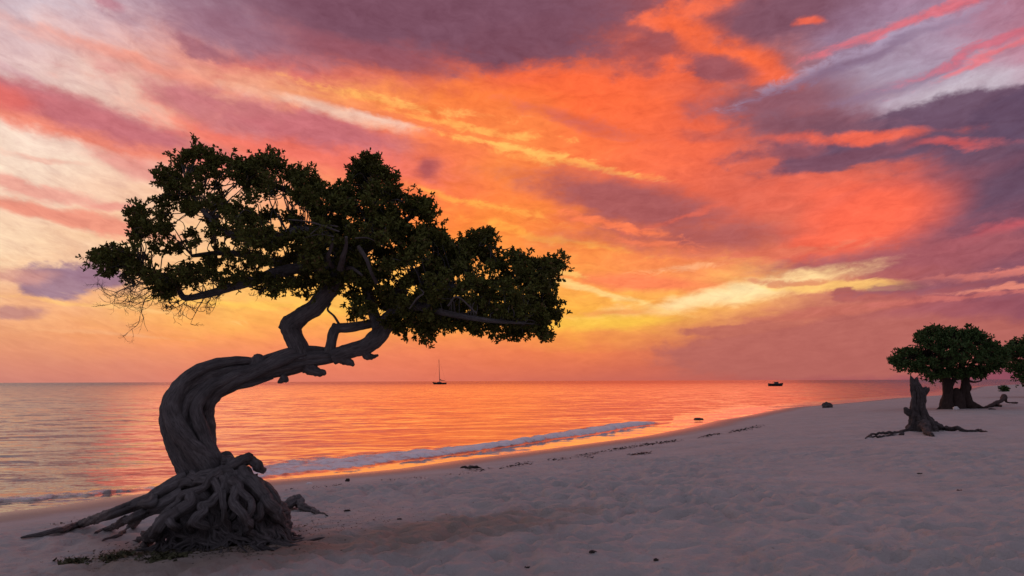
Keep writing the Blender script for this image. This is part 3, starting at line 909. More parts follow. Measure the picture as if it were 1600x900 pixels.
def crown(poly, base_y, n_clump, clump_px, per_clump, leaf_px, depth_max, density, seed, per=8, up_bias=0.35, edge_clumps=120, fill=None):
    """leaf clumps filling an outline seen from the beach, with real depth; returns clump centres"""
    r = np.random.default_rng(seed)
    inside, edge = poly_tools(poly)
    P = np.asarray(poly, float)
    lo, hi = P.min(0), P.max(0)
    cs = []
    need = n_clump
    while need > 0:
        q = r.uniform(lo, hi, (4000, 2))
        ok = inside(q[:, 0], q[:, 1])
        e = edge(q[:, 0], q[:, 1])
        ok &= e > clump_px * 0.7
        ok &= r.uniform(0, 1, len(q)) < density(q[:, 0], q[:, 1])
        q = q[ok][:need]
        cs.append(q); need -= len(q)
    C2 = np.vstack(cs)
    # a row of clumps just inside the rim so that the outline holds
    if edge_clumps:
        seg = np.vstack([P, P[:1]]); L = np.concatenate([[0], np.cumsum(np.hypot(*np.diff(seg, axis=0).T))])
        s = (np.arange(edge_clumps) + r.uniform(0, 1, edge_clumps)) / edge_clumps * L[-1]
        ex = np.interp(s, L, seg[:, 0]); ey = np.interp(s, L, seg[:, 1])
        cen = P.mean(0)
        for k in range(edge_clumps):
            best = None
            for a in np.linspace(0, 2 * math.pi, 16, endpoint=False):
                qx, qy = ex[k] + math.cos(a) * clump_px * 0.95, ey[k] + math.sin(a) * clump_px * 0.95
                if inside(np.array([qx]), np.array([qy]))[0]:
                    ed = edge(np.array([qx]), np.array([qy]))[0]
                    if best is None or ed > best[0]:
                        best = (ed, qx, qy)
            if best and r.uniform() < min(1.0, density(np.array([best[1]]), np.array([best[2]]))[0] + 0.35):
                C2 = np.vstack([C2, [[best[1], best[2]]]])
    e = edge(C2[:, 0], C2[:, 1])
    C2 = C2 + r.normal(size=C2.shape) * clump_px * 0.22
    sp_ = len(C2)
    if edge_clumps:
        ns = int(edge_clumps * 0.55)
        s = r.uniform(0, L[-1], ns)
        q = np.column_stack([np.interp(s, L, seg[:, 0]), np.interp(s, L, seg[:, 1])]) + r.normal(size=(ns, 2)) * clump_px * 0.36
        near_ = np.array([np.min(np.hypot(C2[:, 0] - a, C2[:, 1] - b)) for a, b in q]) < clump_px * 1.25
        q = q[near_]; ns = len(q)
        C2 = np.vstack([C2, q]); e = np.concatenate([e, np.full(ns, clump_px * 0.5)])
    dm = depth_max * np.sqrt(np.clip(e / 110.0 * (700 / (hi[0] - lo[0])), 0.02, 1))
    dy = r.uniform(-1, 1, len(C2)) * dm
    centres = np.array([at(x, y, base_y + k) for (x, y), k in zip(C2, dy)])
    mean = centres.mean(0)
    px = base_y / FPX
    cnt = np.full(len(centres), per_clump) if fill is None else np.maximum(2, (per_clump * fill(C2[:, 0], C2[:, 1]) * r.uniform(0.6, 1.4, len(C2))).astype(int))
    cnt = cnt.copy(); cnt[sp_:] = r.integers(2, 6, len(cnt) - sp_)
    n = int(cnt.sum())
    ci = np.repeat(np.arange(len(centres)), cnt)
    u = r.normal(size=(n, 3)); u /= np.linalg.norm(u, axis=1)[:, None]
    rad = clump_px * px * (r.uniform(0, 1, n) ** 0.45)[:, None] * r.uniform(0.65, 1.35, len(centres))[ci][:, None]
    tips = centres[ci] + u * rad * np.array([1, 1, 0.8])
    out = (centres[ci] - mean); out /= np.linalg.norm(out, axis=1)[:, None] + 1e-9
    dirs = u * 0.8 + out * 0.5 + np.array([0, 0, up_bias]) + r.normal(size=(n, 3)) * 0.35
    mb = MB()
    rosettes(mb, tips, dirs, per, leaf_px * px, leaf_px * px * 0.48, seed + 1)
    return mb, centres[:sp_], centres[sp_:]


def twigs(mb, centres, skel, seed, r0_=0.008, droop=0.12):
    """thin twigs joining each leaf clump to the nearest limb"""
    r = np.random.default_rng(seed)
    for c in centres:
        dd = np.linalg.norm(skel[:, :3] - c, axis=1) + 0.25 * np.maximum(0, skel[:, 2] - c[2])
        s = skel[np.argmin(dd), :3]
        L = np.linalg.norm(c - s)
        if L < 0.03:
            continue
        m1 = s * 0.65 + c * 0.35 + r.normal(size=3) * L * 0.10 + np.array([0, 0, droop * L])
        m2 = s * 0.3 + c * 0.7 + r.normal(size=3) * L * 0.10 + np.array([0, 0, droop * L * 0.6])
        k = r0_ * (0.6 + 0.5 * min(L, 1.5))
        P = np.array([[*s, k], [*m1, k * 0.8], [*m2, k * 0.55], [*c, k * 0.3]])
        tube(mb, P, step=max(L / 8, 0.03), nseg=5)


def limb(pts, Y):
    """rows px, py, radius in px, depth offset in metres -> x y z r"""
    out = []
    for q in pts:
        x, y, r_ = q[:3]; dy = q[3] if len(q) > 3 else 0.0
        p = at(x, y, Y + dy)
        out.append([*p, r_ * (Y + dy) / FPX])
    return np.array(out)


# ------------------------------------------------------------------ the leaning tree
TY = 9.0
base = ground(340, 831)
tree = empty('leaning_tree', base, 'large windswept tree with twisted grey trunk bending right, roots exposed on the sand', 'tree')

trunk = MB()
tp = [(338, 800, 40), (330, 768, 40), (320, 735, 35), (303, 700, 39), (291, 655, 41), (298, 625, 38), (325, 600, 31), (365, 585, 26), (410, 578, 23), (448, 568, 24), (482, 561, 20), (530, 556, 13)]
TP = limb(tp, TY)
core = TP.copy(); core[:, 3] *= 0.62
tube(trunk, core, step=0.012, nseg=112, flutes=7, fdepth=0.30, twist=-2.3, namp=0.09, nscale=5, seed=1.0)
# strands that wind round the core
S = spline(TP, 0.04); C = S[:, :3]; T_, N_, B_ = frames(C)
Ls = np.concatenate([[0], np.cumsum(np.linalg.norm(np.diff(C, axis=0), axis=1))]); Ltot = Ls[-1]
for k in range(8):
    rr = np.random.default_rng(40 + k)
    fat = rr.uniform(0.21, 0.35)
    a0 = 2 * math.pi * k / 8 + rr.normal() * 0.15
    t0, t1 = rr.uniform(0.0, 0.08), rr.uniform(0.72, 1.0)
    pts = []
    for t in np.linspace(t0, t1, 26):
        i = int(min(t * (len(C) - 1), len(C) - 1))
        a = a0 - 1.25 * Ls[i] + 0.42 * math.sin(6 * t + k * 2.1)
        R_ = S[i, 3]
        off = (1.05 - fat + 0.07 * math.sin(9 * t + k)) * R_
        p = C[i] + off * (math.cos(a) * N_[i] + math.sin(a) * B_[i])
        endf = min(1, (t1 - t) * 9 + 0.25)
        pts.append([*p, R_ * (fat + 0.05 * math.sin(7 * t + 1.7 * k)) * endf])
    tube(trunk, np.array(pts), step=0.015, nseg=30, flutes=3, fdepth=0.20, twist=2.0, namp=0.14, nscale=7, seed=3.3 + k)
# knots and broken stubs on the trunk
for pts in ([(404, 572, 13, -0.05), (404, 562, 11, -0.03), (405, 556, 6, 0)], [(480, 572, 12), (492, 580, 8), (505, 583, 5), (507, 586, 3)],
            [(535, 560, 9), (546, 566, 6), (553, 571, 2.5)], [(568, 548, 9), (576, 556, 7), (583, 557, 4), (591, 555, 2)], [(440, 590, 10), (446, 594, 6), (447, 597, 3)]):
    tube(trunk, limb(pts, TY), step=0.008, nseg=14, namp=0.25, nscale=22, seed=pts[0][0])
trunk.build('trunk', BARK, tree)

# root mound under the trunk
MSQ = 0.52
mound = MB()
MP = np.array([[*at(352, 846, TY), 0.80], [*at(350, 826, TY), 0.70], [*at(350, 800, TY), 0.58], [*at(347, 770, TY), 0.43], [*at(338, 745, TY), 0.31], [*at(325, 725, TY), 0.25]])
MP[:, 3] *= np.array([0.70, 0.74, 0.78, 0.84, 0.84, 0.84])
tube(mound, MP, step=0.018, nseg=150, flutes=13, fdepth=0.34, twist=2.0, namp=0.22, nscale=4.5, seed=2.0)
for v in mound.v:
    v[:, 1] = TY + (v[:, 1] - TY) * MSQ
mound.build('root_base', BARK, tree)

axis_bot, axis_top = at(352, 846, TY), at(330, 735, TY)
PR = [0.0, 0.18, 0.4, 0.62, 0.8, 1.0]


def mound_r(h):      # mound radius at a height fraction (0 ground .. 1 neck)
    return np.interp(h, [0, .18, .42, .7, 1.0], [0.72, 0.64, 0.53, 0.40, 0.27])


def ground_z(p):
    return float(sand_z(np.array([p[0]]), np.array([p[1]]), 0.05)[0])


RK = 0.82


def add_root(pts, name='root', seed=0.0, mat=BARK, par=None, namp=0.14, nseg=18, wob=1.0):
    pts = spline(np.array(pts, float), 0.11)
    rr = np.random.default_rng(int(seed * 10) + 5)
    k = np.ones(len(pts)); k[0] = k[-1] = 0.2
    pts[:, :3] += rr.normal(size=(len(pts), 3)) * (np.minimum(pts[:, 3], 0.06) * 0.42 * wob * k)[:, None] * np.array([1, 0.8, 0.8])
    pts[:, 3] *= (1 + (rr.uniform(0.90, 1.08, len(pts)) - 1) * wob) * np.linspace(1.12, 0.78, len(pts)) * RK
    m = MB(); tube(m, np.array(pts), step=0.014, nseg=nseg + 8, flutes=5, fdepth=0.36, twist=3.5, namp=namp, nscale=12, seed=seed)
    return m.build(name, mat, par or tree)


def gp(px, py, r_, sink=0.35):
    p = ground(px, py); rr_ = r_ * p[1] / FPX
    return [p[0], p[1], p[2] + rr_ * (1 - 2 * sink), rr_]


# hand-placed roots: the long left ones, the big front one, the right-hand ones
add_root([*limb([(296, 748, 15, -0.11), (268, 762, 14, -0.15), (240, 777, 11, -0.13), (205, 791, 9.5, -0.08), (168, 805, 8.5, -0.05)], TY), gp(128, 824, 7.5, 0.1), gp(90, 834, 6, 0.12), gp(58, 839, 4.5, 0.15), gp(33, 841, 2.2, 0.3)], seed=11, wob=0.25, namp=0.08)
add_root([*limb([(288, 772, 13, -0.21), (255, 788, 11, -0.27), (228, 800, 9, -0.28), (200, 812, 7, -0.26)], TY), gp(172, 828, 5.5, 0.22), gp(150, 834, 4, 0.36)], seed=12, wob=0.4, namp=0.1)
add_root([*limb([(325, 775, 14, -0.35), (292, 788, 12, -0.47), (268, 805, 11, -0.53), (248, 826, 10.5, -0.58)], TY), gp(232, 850, 10, 0.11), gp(226, 857, 6, 0.43)], seed=13)
add_root([*limb([(352, 730, 11, -0.21), (352, 755, 12, -0.31), (340, 778, 10, -0.42), (318, 792, 9, -0.51), (312, 815, 9, -0.59)], TY), gp(330, 853, 6, 0.3)], seed=14)
add_root([*limb([(362, 745, 9, -0.32), (366, 768, 8, -0.44), (372, 790, 8, -0.54), (384, 812, 7, -0.63)], TY), gp(402, 848, 4.5, 0.3)], seed=15)
add_root([*limb([(345, 722, 11, -0.17), (370, 720, 11, -0.17), (392, 722, 10, -0.14), (402, 728, 10, -0.11), (411, 731, 7, -0.08)], TY)], seed=16, namp=0.28)
add_root([*limb([(372, 722, 9, -0.17), (386, 722, 9, -0.14), (389, 719, 5, -0.12)], TY)], seed=17, namp=0.28)
add_root([*limb([(375, 738, 15, -0.17), (396, 758, 14, -0.22), (414, 780, 12, -0.26), (428, 800, 11, -0.28)], TY), gp(446, 826, 10, 0.29)], seed=18)
add_root([*limb([(390, 745, 13, 0.04), (412, 768, 12, 0.00), (430, 790, 11, -0.05)], TY), gp(450, 818, 9, 0.29)], seed=19)
add_root([gp(428, 800, 6, 0.14), gp(448, 797, 7, -0.08), gp(463, 795, 8, -0.17), gp(476, 798, 7, 0.00), gp(494, 803, 5, 0.14), gp(512, 807, 2, 0.36)], seed=20, namp=0.3)
add_root([*limb([(300, 742, 10, -0.19), (330, 740, 9, -0.27), (358, 738, 8, -0.28), (374, 742, 7, -0.26)], TY)], seed=21)
add_root([*limb([(285, 755, 9, -0.19), (305, 752, 9, -0.27), (335, 756, 8, -0.35), (350, 770, 7, -0.42), (352, 800, 6, -0.53)], TY), gp(360, 852, 3.5, 0.3)], seed=22)
# forks and side roots of the large ones
add_root([*limb([(262, 806, 8, -0.52), (274, 820, 6, -0.58)], TY), gp(283, 844, 5, 0.3), gp(292, 853, 3, 0.4)], seed=23, nseg=12)
add_root([*limb([(240, 778, 7, -0.2), (225, 792, 6, -0.28)], TY), gp(208, 824, 5, 0.3), gp(186, 838, 4, 0.3), gp(160, 846, 2, 0.5)], seed=24, nseg=12)
add_root([*limb([(316, 800, 6, -0.52), (300, 818, 5.5, -0.6)], TY), gp(296, 850, 4.5, 0.3), gp(284, 858, 2.5, 0.5)], seed=25, nseg=12)
add_root([*limb([(415, 785, 7, -0.32), (405, 805, 6, -0.42)], TY), gp(410, 840, 5, 0.3), gp(424, 848, 3, 0.5)], seed=26, nseg=12)
add_root([*limb([(430, 800, 6, -0.30)], TY), gp(452, 836, 5, 0.3), gp(470, 838, 2.5, 0.4)], seed=27, nseg=12)
add_root([*limb([(345, 735, 8, -0.3), (322, 752, 7, -0.38), (300, 765, 6, -0.4), (272, 790, 6, -0.45), (252, 812, 5.5, -0.5)], TY), gp(215, 846, 4, 0.3), gp(196, 850, 2, 0.5)], seed=28, nseg=12)
add_root([*limb([(360, 750, 8, -0.38), (378, 765, 7, -0.42), (392, 785, 6.5, -0.5), (390, 808, 6, -0.55)], TY), gp(378, 851, 5, 0.3), gp(370, 859, 2.5, 0.5)], seed=29, nseg=12)
# smaller roots draped round the mound on every side
for k in range(96):
    rr = np.random.default_rng(300 + k)
    a = rr.uniform(0, 2 * math.pi) if k > 84 else math.pi * 1.5 + rr.uniform(-1.75, 1.75)
    h0 = rr.uniform(0.35, 0.95); wig = rr.uniform(0.25, 0.95) * rr.choice([-1, 1]); pts = []
    r_ = rr.uniform(0.030, 0.055) if k % 3 == 0 else rr.uniform(0.012, 0.028)
    nst = 7
    for j in range(nst):
        t = j / (nst - 1)
        h = h0 * (1 - t) ** 1.1
        aa = a + wig * t + 0.18 * math.sin(5 * t + k)
        cen = axis_bot * (1 - h) + axis_top * h
        R_ = mound_r(h) * (1.0 + 0.03 * math.sin(9 * t + k)) + 0.02
        pts.append([cen[0] + R_ * math.cos(aa), cen[1] + R_ * math.sin(aa) * MSQ, cen[2], r_ * (1 - 0.45 * t)])
    ext = rr.uniform(0.08, 0.42)
    e1 = [pts[-1][0] + ext * math.cos(aa + 0.3), pts[-1][1] + ext * math.sin(aa + 0.3)]
    pts[-1][2] = ground_z(pts[-1]) + 0.01
    pts.append([e1[0], e1[1], ground_z(e1) - 0.012, r_ * 0.35])
    add_root(pts, seed=30 + k * 1.7, nseg=12)

# limbs
SK = []


def add_branch(pts, name='branch', mat=BARK, nseg=20, namp=0.12, flutes=4, fdepth=0.10, seed=0.0, keep=True, Y=TY, par=None, step=0.014):
    P = limb(pts, Y)
    m = MB(); tube(m, P, step=step, nseg=nseg, flutes=flutes, fdepth=fdepth, twist=3.0, namp=namp, nscale=8, seed=seed)
    if keep:
        SK.append(spline(P, 0.05))
    return m.build(name, mat, par or tree)


add_branch([(470, 562, 17), (468, 546, 15), (458, 524, 14), (455, 509, 15.5), (472, 494, 14), (494, 478, 13.5), (514, 454, 14), (528, 432, 15), (540, 412, 12), (556, 392, 10, -0.1), (575, 360, 7, -0.15), (585, 320, 5, -0.1), (580, 275, 3)], seed=51)
add_branch([(440, 515, 8), (447, 506, 11), (458, 503, 8)], seed=52, keep=False, namp=0.3)
add_branch([(520, 557, 14), (548, 548, 12), (572, 541, 13), (590, 526, 14), (604, 506, 14), (626, 484, 12, -0.1), (655, 468, 10, -0.2), (690, 456, 8, -0.25), (735, 445, 6, -0.2), (790, 440, 4, -0.1), (840, 440, 2.5)], seed=53)
add_branch([(514, 552, 9), (519, 530, 8), (525, 514, 8), (545, 512, 7.5), (568, 508, 7), (590, 502, 7, 0.1), (620, 492, 7, 0.3), (660, 480, 5, 0.5), (720, 470, 4, 0.7), (790, 480, 2.5, 0.6)], seed=54)
add_branch([(523, 518, 6), (522, 509, 5), (521, 505, 2)], seed=55, keep=False, namp=0.3)
add_branch([(532, 510, 2.2), (522, 494, 1.8), (512, 484, 1.8), (517, 474, 1.2)], seed=56, keep=False, nseg=8, flutes=0)
add_branch([(534, 424, 12), (512, 417, 10), (486, 416, 9.5), (455, 421, 9), (428, 427, 8.5), (400, 438, 7.5), (365, 448, 6.5), (335, 457, 6), (305, 464, 5.2), (288, 465, 4.8), (281, 456, 4), (274, 446, 3), (250, 430, 2.2), (220, 415, 1.5)], seed=57)
add_branch([(530, 420, 10, 0.15), (500, 402, 9, 0.3), (468, 400, 8, 0.4), (430, 410, 7, 0.5), (395, 400, 6, 0.6), (350, 395, 4.5, 0.6), (300, 400, 3, 0.5)], seed=58)
add_branch([(540, 408, 10, -0.1), (510, 372, 8, -0.2), (470, 360, 7, -0.25), (430, 372, 6.5, -0.3), (392, 376, 5.5, -0.3), (350, 360, 4.5, -0.3), (310, 320, 3.5, -0.2), (290, 285, 2)], seed=59)
add_branch([(535, 405, 9, 0.2), (510, 350, 7, 0.4), (470, 310, 5.5, 0.5), (420, 285, 4, 0.4), (380, 265, 2.5, 0.3)], seed=60)
add_branch([(545, 402, 10, 0.1), (600, 370, 7, 0.3), (640, 340, 4, 0.4), (665, 325, 2.5, 0.4)], seed=61)
add_branch([(610, 500, 10, 0.05), (625, 450, 8, 0.3), (660, 420, 6, 0.5), (720, 400, 4.5, 0.4), (770, 385, 3, 0.3)], seed=62)
add_branch([(640, 474, 8, -0.15), (700, 490, 5, -0.5), (760, 500, 3.5, -0.7), (820, 505, 2, -0.6)], seed=63)
add_branch([(592, 515, 10, -0.05), (580, 478, 8, 0.1), (570, 440, 8, 0.15), (560, 412, 6, 0.1)], seed=68)
# bleached dead limbs in front of the crown
for i, pts in enumerate(([(532, 420, 7, -0.6), (536, 402, 6, -0.85), (541, 384, 4, -1.0), (541, 370, 3, -1.1)], [(520, 416, 5, -0.5), (512, 405, 5, -0.8), (518, 385, 3.5, -1.0), (520, 374, 2.5, -1.1)],
                         [(540, 418, 6, -0.5), (552, 420, 4, -0.75), (566, 430, 2.5, -0.85)], [(560, 385, 4, -0.9), (572, 404, 4, -0.95), (580, 425, 4, -0.9), (588, 442, 4, -0.7)],
                         [(450, 343, 1.5, -1.1), (480, 346, 2.2, -1.15), (505, 353, 2.5, -1.15), (530, 362, 2.5, -1.1)], [(485, 366, 1.5, -1.1), (505, 352, 2, -1.1), (528, 354, 2, -1.1)],
                         [(640, 482, 2.5, -0.9), (652, 466, 2.5, -0.95), (662, 458, 2, -0.95), (655, 450, 1.2, -0.95)], [(700, 478, 3, -1.2), (715, 464, 2.5, -1.25), (745, 490, 2, -1.2)],
                         [(475, 372, 1.2, -1.1), (500, 366, 1.6, -1.1), (522, 370, 1.8, -1.1)], [(555, 372, 2, -1.1), (575, 372, 1.6, -1.1), (600, 385, 1.2, -1.0)])):
    add_branch([(x, y, r_ * (0.75 if i < 4 else 0.55), d_ * 0.9) for x, y, r_, d_ in pts], name='dead_branch', mat=PALEWOOD, nseg=10, flutes=3, fdepth=0.2, namp=0.25, seed=70 + i, keep=False)
SKEL = np.vstack(SK)

# crown
OUT = [(143, 405), (150, 386), (175, 378), (186, 388), (201, 374), (200, 350), (197, 330), (215, 317), (240, 312), (250, 300), (244, 280), (240, 265), (265, 258), (275, 240), (290, 226),
       (318, 222), (335, 236), (360, 241), (385, 246), (403, 236), (416, 231), (432, 234), (440, 249), (460, 258), (482, 268), (503, 277), (515, 286), (536, 282), (543, 262), (548, 246), (562, 240), (580, 237), (598, 250),
       (610, 262), (620, 266), (622, 285), (635, 298), (655, 305), (680, 310), (686, 325), (678, 350), (692, 360), (712, 374), (735, 361), (775, 356), (774, 372), (764, 386), (790, 398), (808, 388), (826, 396),
       (860, 398), (880, 400), (883, 412), (868, 428), (876, 445), (870, 455), (882, 466), (872, 480), (878, 492), (862, 504), (860, 528), (848, 536), (838, 528), (825, 524), (802, 536), (780, 524), (760, 518), (745, 530), (730, 518), (700, 513), (680, 520),
       (665, 541), (654, 530), (645, 512), (625, 524), (608, 518), (600, 500), (580, 500), (566, 502), (540, 500), (543, 470), (530, 452), (500, 462), (480, 472), (470, 460), (442, 458), (418, 462), (380, 448), (340, 450), (318, 440), (300, 448),
       (285, 452), (262, 468), (240, 462), (222, 440), (195, 430), (165, 430), (152, 424)]
HOLES = [(340, 298, 18, 12, .25), (318, 332, 30, 14, .3), (405, 322, 26, 12, .25), (378, 350, 26, 12, .3), (300, 360, 26, 14, .25), (455, 296, 30, 10, .2), (245, 378, 26, 14, .25), (352, 388, 36, 12, .2),
         (445, 396, 34, 9, .12), (250, 415, 24, 12, .3), (300, 410, 24, 14, .35), (370, 420, 30, 12, .3), (420, 436, 30, 8, .4), (470, 440, 30, 16, .4), (210, 400, 18, 9, .4), (330, 430, 24, 10, .3), (275, 330, 16, 12, .4),
         (430, 352, 20, 10, .3), (560, 470, 30, 26, .3), (500, 445, 26, 18, .25), (585, 490, 20, 14, .3), (600, 310, 14, 8, .3), (640, 400, 14, 8, .4)]


def dens(x, y):
    d_ = np.interp(x, [140, 240, 430, 500, 880], [0.62, 0.55, 0.6, 1.0, 1.0])
    d_ = d_ * np.where(y < 285, 1.3, 1.0)
    for hx, hy, ra, rb_, k in HOLES:
        q = ((x - hx) / ra) ** 2 + ((y - hy) / rb_) ** 2
        d_ = np.where(q < 1.3, np.minimum(d_, k * 1.0 + 0.06), d_)
    return np.clip(d_, 0, 1)


mbc, centres, sprigs = crown(OUT, TY, 720, 15, 20, 6.5, 1.25, dens, 5, per=8, edge_clumps=190, fill=lambda x, y: np.interp(x, [140, 440, 520, 900], [0.95, 0.85, 1.1, 1.1]))
mbc.build('crown', LEAF, tree)
tw = MB(); twigs(tw, centres, SKEL, 8, 0.009); twigs(tw, sprigs, centres, 9, 0.004, 0.02)
tw.build('twigs', BARK, tree, kind='stuff')

# bare drooping twigs at the lower left
bt = MB()


def bare(p, dir_, L, r_, depth, rr):
    n = 5
    pts = [[*p, r_]]
    q = np.array(p, float); dv = np.array(dir_, float)
    for k in range(n):
        dv = dv + rr.normal(size=3) * 0.22 + np.array([-0.02, 0, 0.02 if depth == 0 else 0.10])
        dv /= np.linalg.norm(dv)
        q = q + dv * L / n
        pts.append([*q, r_ * (1 - 0.75 * (k + 1) / n)])
        if depth < 3 and rr.uniform() < 0.75:
            s = np.cross(dv, [0, 1, 0.2]) * rr.choice([-1, 1]) + rr.normal(size=3) * 0.3
            bare(q, dv * 0.8 + s * 0.75, L * rr.uniform(0.3, 0.6), r_ * 0.6, depth + 1, rr)
    tube(bt, np.array(pts), step=0.03, nseg=5)


for i, (x, y, tx, ty, L) in enumerate([(262, 440, 180, 492, .75), (250, 432, 160, 440, .75), (275, 452, 215, 498, .55), (300, 458, 250, 500, .45), (320, 462, 275, 520, .55), (345, 458, 300, 500, .4), (238, 428, 165, 470, .65),
                                       (290, 464, 240, 510, .5), (372, 448, 350, 475, .35), (268, 446, 190, 470, .6), (225, 420, 158, 445, .5), (310, 450, 345, 480, .3), (420, 440, 400, 480, .3),
                                       (245, 446, 172, 460, .7), (232, 436, 168, 486, .6), (258, 456, 200, 488, .6), (280, 460, 222, 486, .5), (240, 440, 190, 450, .6), (300, 462, 262, 498, .5), (330, 462, 296, 492, .45), (270, 452, 176, 478, .7), (360, 452, 330, 484, .4)]):
    rr = np.random.default_rng(600 + i)
    a = at(x, y, TY + rr.uniform(-0.3, 0.3)); b = at(tx, ty, TY + rr.uniform(-0.4, 0.4))
    bare(a, (b - a) / np.linalg.norm(b - a), L * 0.72, 0.0072, 0, rr)
bt.build('bare_twigs', PALEWOOD, tree, kind='stuff')


# ------------------------------------------------------------------ trees further along the beach
def far_tree(label, poly, Y, base_px, limbs, n_clump, clump_px, per_clump, leaf_px, depth, seed, edge_clumps, group):
    b = ground(*base_px)
    t_ = empty('beach_tree', b, label, 'tree', group)
    sk = []
    tk = MB()
    for i, (pts, fl) in enumerate(limbs):
        P = limb([(q[0], q[1], q[2] * 0.86) for q in pts], Y)
        tube(tk, P, step=0.05, nseg=20, flutes=fl, fdepth=0.16, twist=0.8, namp=0.16, nscale=2.2, seed=seed + i * 2.3)
        sk.append(spline(P, 0.2))
    tk.build('trunk', BARK_FAR, t_)
    sk = np.vstack(sk); sk = sk[sk[:, 2] > b[2] + 1.0]
    m_, cen, spr = crown(poly, Y, n_clump, clump_px, per_clump, leaf_px, depth, lambda x, y: np.clip(0.75 + 1.6 * noise2(x / 13.0, y / 9.0, 3), 0.12, 1), seed, per=7, edge_clumps=edge_clumps, fill=lambda x, y: np.clip(0.9 + 0.9 * noise2(x / 9.0, y / 9.0, 5), 0.35, 1.3))
    m_.build('crown', LEAF_FAR, t_)
    w_ = MB(); twigs(w_, cen[::2], sk, seed, 0.03); twigs(w_, spr, cen, seed, 0.015, 0.02)
    w_.build('twigs', BARK_FAR, t_, kind='stuff')
    return t_


YB = ground(1497, 638)[1]
OUTB = [(1385, 563), (1392, 559), (1402, 552), (1410, 546), (1418, 541), (1425, 545), (1436, 539), (1432, 531), (1428, 523), (1436, 516), (1445, 518), (1452, 511), (1458, 515), (1465, 508), (1474, 512), (1490, 510), (1512, 511), (1528, 514), (1539, 521),
        (1545, 530), (1557, 533), (1563, 539), (1572, 544), (1576, 560), (1572, 576), (1553, 579), (1537, 586), (1522, 592), (1512, 588), (1497, 589), (1478, 590), (1463, 594), (1450, 590), (1437, 583), (1420, 578), (1410, 577), (1402, 572), (1392, 567)]
far_tree('round-topped green tree with thick double brown trunk behind the dead stump', OUTB, YB, (1497, 638),
         [([(1480, 640, 15), (1479, 630, 10.5), (1481, 615, 8.5), (1480, 600, 8.5), (1476, 588, 7), (1466, 574, 4), (1450, 560, 2)], 6),
          ([(1497, 640, 14), (1497, 630, 12), (1495, 620, 10), (1495, 612, 8), (1496, 607, 4)], 6),
          ([(1520, 638, 11), (1514, 630, 8), (1511, 618, 6.5), (1509, 605, 6), (1510, 592, 5.5), (1516, 575, 4), (1530, 555, 2)], 6),
          ([(1500, 636, 9), (1502, 620, 7), (1505, 606, 4.5), (1506, 592, 4), (1502, 575, 3), (1495, 545, 2)], 5),
          ([(1484, 604, 5), (1490, 594, 4), (1498, 585, 3)], 4),
          ([(1513, 600, 3), (1517, 606, 1.8), (1515, 612, 1)], 0), ([(1510, 594, 2.5), (1522, 597, 1.6), (1533, 595, 0.9)], 0),
          ([(1525, 634, 5), (1535, 637, 2.2), (1544, 638, 1)], 3), ([(1474, 636, 6), (1464, 641, 2.5), (1456, 642, 1)], 3)],
         300, 7.5, 11, 4.6, 2.6, 61, 120, None)
OUTC = [(1563, 562), (1566, 546), (1574, 536), (1580, 538), (1588, 530), (1600, 525), (1630, 518), (1670, 520), (1700, 530), (1720, 550), (1700, 575), (1660, 585), (1625, 590), (1604, 596), (1600, 602), (1594, 594), (1588, 582), (1572, 577)]
far_tree('dark green tree cut off by the right edge beside the round-topped tree', OUTC, 72.0, (1632, 616),
         [([(1632, 618, 12), (1632, 605, 9), (1630, 590, 8), (1625, 570, 5), (1610, 555, 3)], 5), ([(1634, 618, 9), (1640, 600, 7), (1655, 575, 4), (1670, 550, 2)], 5)],
         150, 8, 12, 4.6, 3.0, 83, 70, None)

# ------------------------------------------------------------------ dead stump
YS = ground(1438, 675)[1]
sb = ground(1438, 676)
st = empty('dead_stump', sb, 'grey broken tree stump with forked top and long spreading roots on the sand', 'stump')
m_ = MB()
tube(m_, limb([(1441, 682, 24), (1440, 672, 21), (1438, 658, 15.5), (1434, 640, 11), (1436, 622, 9.5), (1435, 612, 8.5), (1433, 604, 6.5)], YS), step=0.02, nseg=64, flutes=9, fdepth=0.34, twist=0.7, namp=0.16, nscale=6, seed=5)
# splintered top: sharp tongues of wood round the broken rim
for q_ in ([(1430, 614, 5), (1427, 603, 4.6), (1425, 593, 3.0), (1422.5, 586, 0.5)], [(1432, 610, 5), (1431, 600, 4.2), (1432, 592, 2.6), (1432, 589, 0.6)], [(1436, 612, 4), (1436, 602, 3), (1435, 596, 0.6)],
           [(1438, 628, 5.5), (1443, 615, 5), (1446, 608, 4.2), (1447, 604, 0.8)], [(1440, 622, 4), (1446, 612, 3.8), (1450, 608, 2.6), (1452, 605, 0.5)], [(1441, 616, 4), (1441, 609, 3), (1442, 605, 0.6)],
           [(1428, 622, 4), (1425, 612, 2.6), (1423.5, 604, 1.6), (1424, 598, 0.4)], [(1430, 650, 6, -.1), (1427, 630, 4, -.1), (1429, 612, 2.5, -.1)], [(1446, 660, 6, -.12), (1441, 640, 4.5, -.12), (1441, 622, 3, -.08)]):
    tube(m_, limb(q_, YS), step=0.018, nseg=16, flutes=4, fdepth=0.3, namp=0.25, nscale=9, seed=q_[0][0] * 0.1)
m_.build('trunk', STUMPWOOD, st)
m_ = MB(); tube(m_, limb([(1426, 648, 5), (1419, 644, 5), (1415, 639, 3.5), (1413, 637, 1.5)], YS), step=0.02, nseg=16, namp=0.3, nscale=8, seed=9)
m_.build('branch_stub', STUMPWOOD, st)
